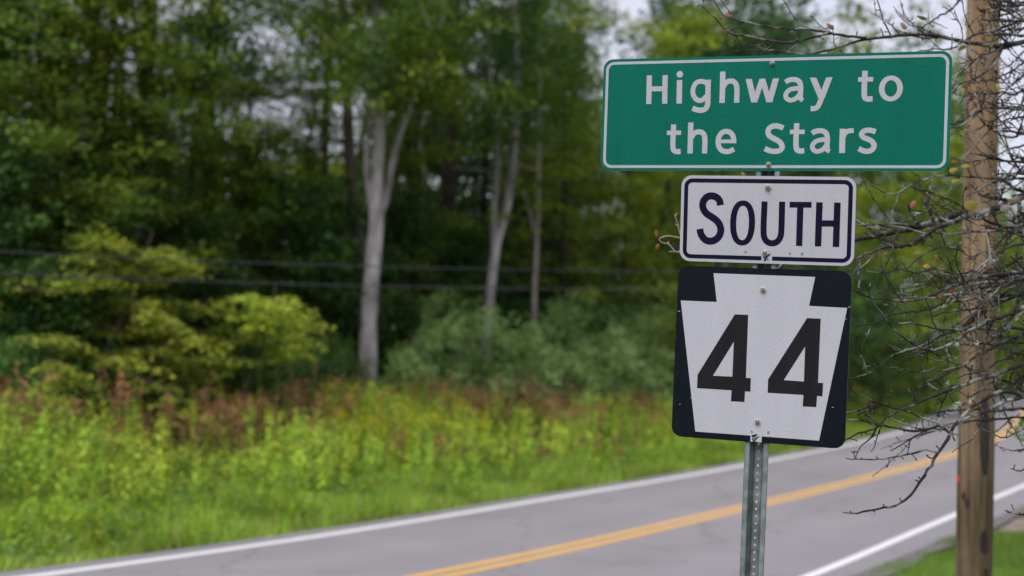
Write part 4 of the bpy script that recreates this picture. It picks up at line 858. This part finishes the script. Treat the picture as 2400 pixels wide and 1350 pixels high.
# the wood goes on behind as one dark mass
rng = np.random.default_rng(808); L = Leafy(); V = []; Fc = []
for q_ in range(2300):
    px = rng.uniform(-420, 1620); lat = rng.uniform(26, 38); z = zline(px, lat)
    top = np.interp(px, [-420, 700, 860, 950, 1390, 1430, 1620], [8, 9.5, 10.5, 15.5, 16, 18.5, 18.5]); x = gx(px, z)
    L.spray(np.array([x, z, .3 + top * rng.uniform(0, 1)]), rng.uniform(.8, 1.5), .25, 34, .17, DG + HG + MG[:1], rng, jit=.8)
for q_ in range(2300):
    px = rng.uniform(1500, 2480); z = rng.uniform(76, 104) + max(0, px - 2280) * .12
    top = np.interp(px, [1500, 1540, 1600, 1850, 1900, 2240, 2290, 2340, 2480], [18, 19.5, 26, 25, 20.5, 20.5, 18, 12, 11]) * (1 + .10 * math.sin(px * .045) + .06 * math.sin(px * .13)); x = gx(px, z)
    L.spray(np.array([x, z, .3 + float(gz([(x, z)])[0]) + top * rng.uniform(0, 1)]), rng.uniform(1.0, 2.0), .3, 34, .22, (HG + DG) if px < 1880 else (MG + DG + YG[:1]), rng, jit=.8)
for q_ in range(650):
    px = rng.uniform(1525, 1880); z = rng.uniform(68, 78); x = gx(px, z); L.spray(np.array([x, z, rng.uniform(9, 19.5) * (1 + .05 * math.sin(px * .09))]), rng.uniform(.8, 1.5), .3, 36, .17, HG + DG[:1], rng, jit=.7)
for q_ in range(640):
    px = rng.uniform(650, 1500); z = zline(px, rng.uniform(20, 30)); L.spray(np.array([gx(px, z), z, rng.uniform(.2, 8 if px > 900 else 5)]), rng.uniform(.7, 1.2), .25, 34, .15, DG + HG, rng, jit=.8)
for q_ in range(70):
    px = rng.uniform(-420, 1620); z = zline(px, rng.uniform(22, 34)); x = gx(px, z); P = wander((x, z, -.2), (0, 0, 1), 11, 6, rng, .03); tube(V, Fc, P, np.linspace(.16, .08, 7), 6)
Vt_, Ft_ = np.array(V), Fc
tag(link('far_wood', L.build('far_wood', M['leaf'])), 'dark mass of the wood going on behind the trees', 'wood', kind='stuff')
tag(link('far_trunks', tubes_mesh('far_trunks', V, Fc, M['barkdark'])), 'crowd of dark trunks deep in the wood', 'wood', kind='stuff')
# trees behind and right of the sign, following the bend of the road
for kind, px, z, s, lab in (('hA', 1610, 62, 1.0, 'dark pine whose top stands above the left half of the green sign'), ('hB', 1720, 66, 1.22, 'dark pine standing above the middle of the green sign'), ('hA', 1830, 74, 1.08, 'dark pine standing above the right half of the green sign'),
                            ('hB', 1930, 84, 1.05, 'small distant pine tip above the right end of the green sign'), ('hA', 2030, 90, 1.05, 'distant pine tip left of the wooden pole top'),
                            ('yA', 1520, 52, 1.25, 'bright yellow green tree at the upper left corner of the green sign'),
                            ('mA', 1700, 50, .85, 'mid green tree behind the SOUTH sign'), ('dA', 1880, 56, .9, 'dark leafy tree behind the right edge of the SOUTH sign'),
                            ('yA', 2070, 60, 1.05, 'yellow green tree showing between the SOUTH sign and the wooden pole'), ('dB', 2150, 66, .82, 'dark tree with a shadowed trunk just left of the wooden pole'),
                            ('yA', 2215, 72, 1.15, 'yellow green tree right against the left of the wooden pole'), ('mB', 1990, 70, .95, 'mid green tree behind the right end of the green sign'),
                            ('dA', 2330, 110, .8, 'far tree low behind the right side of the wooden pole'), ('mA', 2420, 118, .8, 'far tree at the right edge of the view'),
                            ('uB', 2050, 52, .9, 'low dark tree behind the tangle of twigs below the SOUTH sign'), ('uC', 2180, 58, 1.0, 'low green tree at the forest edge left of the wooden pole'), ('uB', 1930, 48, .95, 'low dark tree behind the right edge of the 44 sign'),
                            ('uA', 1780, 46, .9, 'low bluish green tree behind the 44 sign'), ('uC', 1640, 44, .9, 'low green tree at the left edge of the 44 sign')):
    put('leafy_tree' if kind[0] != 'h' else 'pine_tree', VAR[kind], ground_at(px, z), rt2.uniform(0, 6.28), s, lab, 'tree')
# yellow green sapling with layered flat sprays, at the front left
def layered(seed, H, R, pal, tiers, nleaf, size, lean=(0, 0), bark='barkdark', f0=.35):
    rng = np.random.default_rng(seed); V = []; Fc = []; L = Leafy()
    tr = wander((0, 0, -.2), (lean[0], lean[1], 1), H + .2, 10, rng, .06); tube(V, Fc, tr, np.linspace(.09, .015, 11), 8)
    for k in range(tiers):
        f = f0 + (1 - f0) * (k + rng.uniform(0, .8)) / tiers; p = tr[min(10, int(f * 10))]; az = k * 2.4 + rng.uniform(-.4, .4); ln = R * (1.15 - .6 * f) * rng.uniform(.7, 1.15)
        B = wander(p, (math.cos(az), math.sin(az), .18), ln, 6, rng, .10, -.03); tube(V, Fc, B, np.linspace(.03, .006, 7), 5)
        for j in range(1, 7):
            L.spray(B[j] + rng.normal(0, .08, 3), rng.uniform(.25, .5), .035, nleaf, size, pal, rng, droop=.3, jit=.3)
    return tubes_mesh('trunk', V, Fc, M[bark]), L.build('crown', M['leaf'])
YY2 = [(0.467, 0.57, 0.068), (0.397, 0.515, 0.068), (0.535, 0.607, 0.092)]
OL = [(0.355, 0.402, 0.061), (0.402, 0.44, 0.061), (0.281, 0.347, 0.061)]
z_ = zline(545, 11.2)
put('sapling_tree', layered(61, 3.75, 1.75, YY2, 13, 60, .046, (.05, 0), f0=.62), ground_at(560, z_), .6, 1.0, 'small bright yellow green tree with layered sprays at the forest edge', 'tree')
put('sapling_tree', layered(64, 3.6, 1.1, BG, 12, 60, .06), ground_at(395, zline(395, 12.6)), 0, 1, 'small upright fresh green tree left of the layered yellow green one', 'tree')
z_ = zline(190, 11.8)
put('sapling_tree', layered(62, 4.8, 2.5, OL, 26, 95, .055, (.08, 0), 'barkbrown'), ground_at(175, z_), 2.2, 1, 'broad flat topped olive green tree at the far left forest edge', 'tree')
put('sapling_tree', layered(63, 3.4, 1.7, MG + OL, 16, 70, .055, (-.25, 0), 'barkpale'), ground_at(370, zline(370, 11.9)), 1.2, 1, 'small leaning tree with a crooked stem right of the olive green one', 'tree')
# shrubs
SH = [shrub(71, 2.5, 1.35, SG, 85, 60, .045), shrub(72, 2.1, 1.5, SG, 85, 60, .045), shrub(73, 3.3, 1.0, SG, 75, 60, .045), shrub(74, 2.0, 1.5, BG, 90, 65, .05), shrub(75, 2.2, 1.4, DG + BG[:1], 90, 65, .05)]
for (v, px, lat, s, lab) in ((2, 1035, 11.6, .76, 'tall pointed grey green shrub, highest of the grey shrubs'), (1, 912, 11.9, .55, 'low grey green shrub at the foot of the thick grey trunk'), (0, 968, 11.6, .66, 'grey green shrub just left of the tallest grey shrub'),
                             (0, 1130, 11.8, .95, 'grey green shrub at the foot of the slender forked trunk'), (1, 1225, 11.7, 1.0, 'broad grey green shrub below the thin pale trunk'), (0, 1330, 11.9, 1.05, 'rounded grey green shrub midway to the signs'),
                             (1, 1425, 11.6, 1.05, 'grey green shrub second to the left of the 44 sign'), (0, 1525, 11.9, 1.0, 'grey green shrub touching the left edge of the 44 sign'), (1, 1640, 12, 1.0, 'grey green shrub behind the 44 sign'),
                             (3, 30, 11.9, 1.15, 'fresh green bush at the left edge of the view'), (3, 110, 12.4, 1.25, 'taller green bush beside the left edge bush'), (4, 200, 12.2, 1.0, 'dark green bush below the olive green tree'), (4, 300, 12.3, 1.0, 'dark bush below the leaning crooked stem'),
                             (3, 430, 12.3, .95, 'green bush below the layered yellow green tree'), (4, 650, 12.2, 1.0, 'dark bush right of the layered yellow green tree'), (4, 740, 12.4, 1.05, 'dark bush left of the thick grey trunk'), (4, 820, 12.9, .9, 'dark bush close at the left foot of the thick grey trunk'),
                             (4, 1960, 15, .9, 'dark bush behind the lowest twigs right of the 44 sign'), (3, 2080, 16, .9, 'green bush on the far verge behind the lowest twigs')):
    z = zline(px, lat)
    s = s * (1.36 if v < 3 else 1); put('shrub', SH[v], ground_at(px, z), rt2.uniform(0, 6.28), (s, s, s), lab, 'shrub', 'shrubs along the forest edge', ('stems', 'foliage'))

# ------------------------------------------------------------------ weeds and grass (uncountable)
def fbm(x, y, s, seed):
    r = np.random.default_rng(seed); v = np.zeros_like(x); 
    for o in range(4):
        a = r.uniform(0, 6.28, 4); k = s * 1.9 ** o; v += (np.sin(x * k * np.cos(a[0]) + y * k * np.sin(a[0]) + a[1]) * np.sin(x * k * np.sin(a[2]) - y * k * np.cos(a[2]) + a[3])) / 1.6 ** o
    return v
IDX = np.where((CL[:, 1] > 4) & (CL[:, 1] < 80))[0]
def band_points(n, px0, px1, lat0, lat1, rng):
    """n points spread along the far roadside between two offsets from the road's middle"""
    f = rng.uniform(IDX[0], IDX[-1], n); k = f.astype(int); t = (f - k)[:, None]; c = CL[k] * (1 - t) + CL[k + 1] * t; nn = NR[k]
    mid = c - nn * 7; px = 1200 + F * mid[:, 0] / mid[:, 1]; fr = rng.uniform(0, 1, n)
    l0 = np.interp(px, *lat0); l1 = np.interp(px, *lat1); L_ = l0 + (l1 - l0) * fr; xy = c - nn * L_[:, None]; px = 1200 + F * xy[:, 0] / np.maximum(xy[:, 1], 3)
    ok = (px > px0) & (px < px1); return px[ok], L_[ok], xy[ok], fr[ok]
def weeds(n, seed, pick, lat0, lat1, hgt, px, clump):
    """plants gathered in billowing clumps; returns clump number too"""
    rng = np.random.default_rng(seed); nc = max(3, n // clump); cp, _, cxy, cfr = band_points(nc, px[0], px[1], lat0, lat1, rng)
    keep = pick(cp, cxy, cfr, rng); cp, cxy, cfr = cp[keep], cxy[keep], cfr[keep]; nc = len(cp)
    ci = np.repeat(np.arange(nc), clump); rad = rng.uniform(.30, .70, nc); off = rng.normal(0, 1, (len(ci), 2)); xy = cxy[ci] + off * rad[ci][:, None]
    dome = np.exp(-(off ** 2).sum(1) * .22); hc = hgt(cp, cfr, cxy) * rng.uniform(.72, 1.22, nc)
    H = (hc[ci] * (.50 + .55 * dome) * rng.uniform(.85, 1.12, len(ci))).clip(.12, 2.1)
    d, _ = lateral(xy); ok = d < -3.75; ci, xy, off, H = ci[ok], xy[ok], off[ok], H[ok]
    lean = off * .10 + rng.normal(0, .05, off.shape)
    return rng, len(xy), xy, H, gz(xy), lean, ci, nc
def plume_weeds(name, n, seed, pick, cols, tops, label, cat, lat0, lat1, hgt, nleaf=29, px=(-250, 2300), ll=.040, lw=.52, topn=12, topsize=.025, clump=11):
    rng, n, xy, H, g0, lean, ck, nc = weeds(n, seed, pick, lat0, lat1, hgt, px, clump); L = Leafy()
    cols = np.array(cols); tops = np.array(tops)
    ci = cols[rng.integers(len(cols), size=nc)][ck] * rng.uniform(.6, 1.35, (nc, 1))[ck] * rng.uniform(.85, 1.15, (n, 1)); ti = tops[rng.integers(len(tops), size=nc)][ck] * rng.uniform(.75, 1.25, (nc, 1))[ck]
    # stems: thin crossed ribbons
    w = .005; b = np.column_stack([xy, g0]); t = b + np.column_stack([lean * H[:, None], H])
    Vs = np.stack([b + [w, 0, 0], b - [w, 0, 0], t - [w * .4, 0, 0], t + [w * .4, 0, 0]], 1).reshape(-1, 3)
    L.add(Vs, np.arange(4 * n).reshape(n, 4), np.repeat(ci * .8, 4, 0))
    f = rng.uniform(.12, 1, (n, nleaf)) ** .75; ang = rng.uniform(0, 6.28, (n, nleaf)); rad = (.03 + .09 * (1 - f)) * rng.uniform(.4, 1.4, (n, nleaf))
    C = b[:, None, :] + (t - b)[:, None, :] * f[:, :, None] + np.stack([np.cos(ang) * rad, np.sin(ang) * rad, np.zeros_like(ang)], 2)
    N = np.stack([np.cos(ang) * .6, np.sin(ang) * .6, np.full_like(ang, .8)], 2)
    le = ll * rng.uniform(.6, 1.3, n * nleaf)
    V_, F_ = leaves(C.reshape(-1, 3), N.reshape(-1, 3), le, le * lw, rng, .5)
    L.add(V_, F_, np.repeat(np.repeat(ci, nleaf, 0) * rng.uniform(.8, 1.2, (n * nleaf, 1)), 4, 0))
    C = t[:, None, :] + rng.normal(0, 1, (n, topn, 3)) * np.array([.05, .05, .09]) - [0, 0, .05]
    V_, F_ = leaves(C.reshape(-1, 3), np.tile((0, 0, 1.), (n * topn, 1)), topsize * rng.uniform(.7, 1.3, n * topn), topsize * .6, rng, 1.0)
    L.add(V_, F_, np.repeat(np.repeat(ti, topn, 0) * rng.uniform(.8, 1.2, (n * topn, 1)), 4, 0))
    return tag(link(name, L.build(name, M['grass'])), label, cat, kind='stuff')
W0 = ([-250, 100, 800, 1500, 1900, 2300], [6.7, 6.8, 6.0, 5.3, 5.4, 6.2]); W1 = ([-250, 900, 1500, 2300], [12.0, 11.8, 11.2, 10.5])
hg = lambda px, fr, xy: np.interp(px, [-250, 300, 900, 1500, 1900, 2300], [1.36, 1.42, 1.28, .98, .7, .5]) * (.42 + .58 * np.clip(fr * 2.6, 0, 1))
patch = lambda xy: fbm(xy[:, 0], xy[:, 1], .55, 77)
GC = [(0.285, 0.468, 0.054), (0.334, 0.488, 0.054), (0.229, 0.401, 0.054), (0.373, 0.488, 0.06), (0.194, 0.321, 0.058)]
plume_weeds('goldenrod', 13500, 201, lambda px, xy, fr, r: (patch(xy) + .8 * r.normal(0, .5, len(px)) > -.35), GC, [(.42, .46, .05), (.35, .43, .05), (.48, .46, .045)], 'dense yellow green goldenrod thicket beyond the road verge', 'weeds', W0, W1, hg)
plume_weeds('blooming_goldenrod', 2600, 202, lambda px, xy, fr, r: ((px - 960) ** 2 / 170 ** 2 + (fr - .38) ** 2 / .3 ** 2 < 1) | ((px - 1310) ** 2 / 60 ** 2 + (fr - .6) ** 2 / .2 ** 2 < 1), [(.22, .27, .014)], [(.52, .43, .012), (.45, .41, .014)], 'patch of goldenrod in yellow bloom amid the weeds', 'weeds', W0, W1, hg, topn=16, px=(700, 1400))
plume_weeds('brown_dock_weeds', 6500, 203, lambda px, xy, fr, r: (fbm(xy[:, 0], xy[:, 1], .8, 31) + 1.2 * (fr - .5) + np.where((px > 980) & (px < 1500), .8, 0) + r.normal(0, .25, len(px)) > .22), [(.17, .17, .04), (.19, .14, .055)], [(.32, .135, .075), (.37, .165, .10), (.26, .125, .075)], 'reddish brown seeding dock weeds mixed into the thicket', 'weeds', W0, W1, lambda px, fr, xy: hg(px, fr, xy) * 1.16, nleaf=22, topn=22, topsize=.028)
V0 = ([-250, 100, 800, 1500, 2300], [4.2, 4.6, 4.3, 4.0, 4.0])
plume_weeds('low_weeds', 6500, 204, lambda px, xy, fr, r: fbm(xy[:, 0], xy[:, 1], 1.1, 8) + r.normal(0, .3, len(px)) > -.2, [(.16, .28, .03), (.20, .31, .02), (.13, .26, .06)], [(.24, .34, .02), (.28, .35, .03)], 'low leafy green weeds on the far road verge', 'weeds', V0, ([-250, 100, 800, 1500, 2300], [7.2, 7.2, 6.4, 5.6, 6.5]), lambda px, fr, xy: .18 + .18 * fr, nleaf=16, ll=.036, lw=.45, topn=5)
def grass(name, n, seed, px, lat0, lat1, h, cols, label):
    rng = np.random.default_rng(seed); px_, L_, xy, fr = band_points(n, px[0], px[1], lat0, lat1, rng); n = len(xy)
    g0 = gz(xy); H = h * rng.uniform(.45, 1.25, n) * (1 + .45 * fbm(xy[:, 0], xy[:, 1], 1.6, seed)).clip(.3, 2); th = rng.uniform(0, 6.28, n); w = rng.uniform(.006, .013, n)
    b = np.column_stack([xy, g0 - .01]); dx = np.column_stack([np.cos(th) * w, np.sin(th) * w, np.zeros(n)]); tip = b + np.column_stack([rng.normal(0, .35, (n, 2)) * H[:, None], H])
    Vg = np.stack([b - dx, b + dx, tip], 1).reshape(-1, 3); c = np.array(cols)[rng.integers(len(cols), size=n)] * rng.uniform(.7, 1.3, (n, 1)) * (1 + .32 * fbm(xy[:, 0], xy[:, 1], 1.1, seed + 1))[:, None]
    me = mesh_np(name, Vg, np.arange(3 * n).reshape(n, 3), M['grass'], np.repeat(c.clip(.005, 1), 3, 0))
    return tag(link(name, me), label, 'grass', kind='stuff')
GR = [(0.198, 0.326, 0.03), (0.172, 0.299, 0.033), (0.23, 0.341, 0.033), (0.144, 0.263, 0.034)]
grass('verge_grass', 150000, 301, (-250, 2420), ([-250, 2420], [3.55, 3.5]), ([-250, 100, 800, 1500, 2420], [8.4, 8.4, 7.2, 6.6, 9.5]), .25, GR + [(.30, .31, .10)], 'yellow green grass along the far road edge')
# lawn on the near side, right
rng = np.random.default_rng(303)
def lawn(name, n, x0, x1, y0, y1, h, cols, label, seed):
    rng = np.random.default_rng(seed); xy = np.column_stack([rng.uniform(x0, x1, n), rng.uniform(y0, y1, n)]); d, _ = lateral(xy)
    edge = 3.84 + .07 * np.sin(xy[:, 1] * 2.1) + .08 * rng.normal(0, 1, n); ok = (d > edge) & ~((xy[:, 1] > 21.5) & (xy[:, 1] < 23.7) & (xy[:, 0] > 6.8)) & (xy[:, 0] / xy[:, 1] < .42)
    xy = xy[ok]; d = d[ok]; n = len(xy); g0 = gz(xy, d); H = h * rng.uniform(.5, 1.3, n) * (1 + .3 * fbm(xy[:, 0], xy[:, 1], 1.2, seed)); th = rng.uniform(0, 6.28, n); w = rng.uniform(.004, .008, n)
    b = np.column_stack([xy, g0 - .01]); dx = np.column_stack([np.cos(th) * w, np.sin(th) * w, np.zeros(n)]); tip = b + np.column_stack([rng.normal(0, .3, (n, 2)) * H[:, None], H])
    Vg = np.stack([b - dx, b + dx, tip], 1).reshape(-1, 3); c = np.array(cols)[rng.integers(len(cols), size=n)] * rng.uniform(.7, 1.3, (n, 1)) * (1 + .2 * fbm(xy[:, 0], xy[:, 1], .7, seed + 1))[:, None]
    me = mesh_np(name, Vg, np.arange(3 * n).reshape(n, 3), M['grass'], np.repeat(c.clip(.005, 1), 3, 0))
    return tag(link(name, me), label, 'grass', kind='stuff')
lawn('lawn_grass', 170000, 3.2, 10, 12.5, 21.6, .11, [(.12, .23, .04), (.15, .25, .045), (.185, .28, .05)], 'green mown grass at the lower right around the wooden pole', 305)
lawn('bank_grass', 60000, 7, 16, 23.4, 40, .16, [(.19, .26, .02), (.16, .235, .022)], 'yellower grass beyond the dirt driveway', 306)
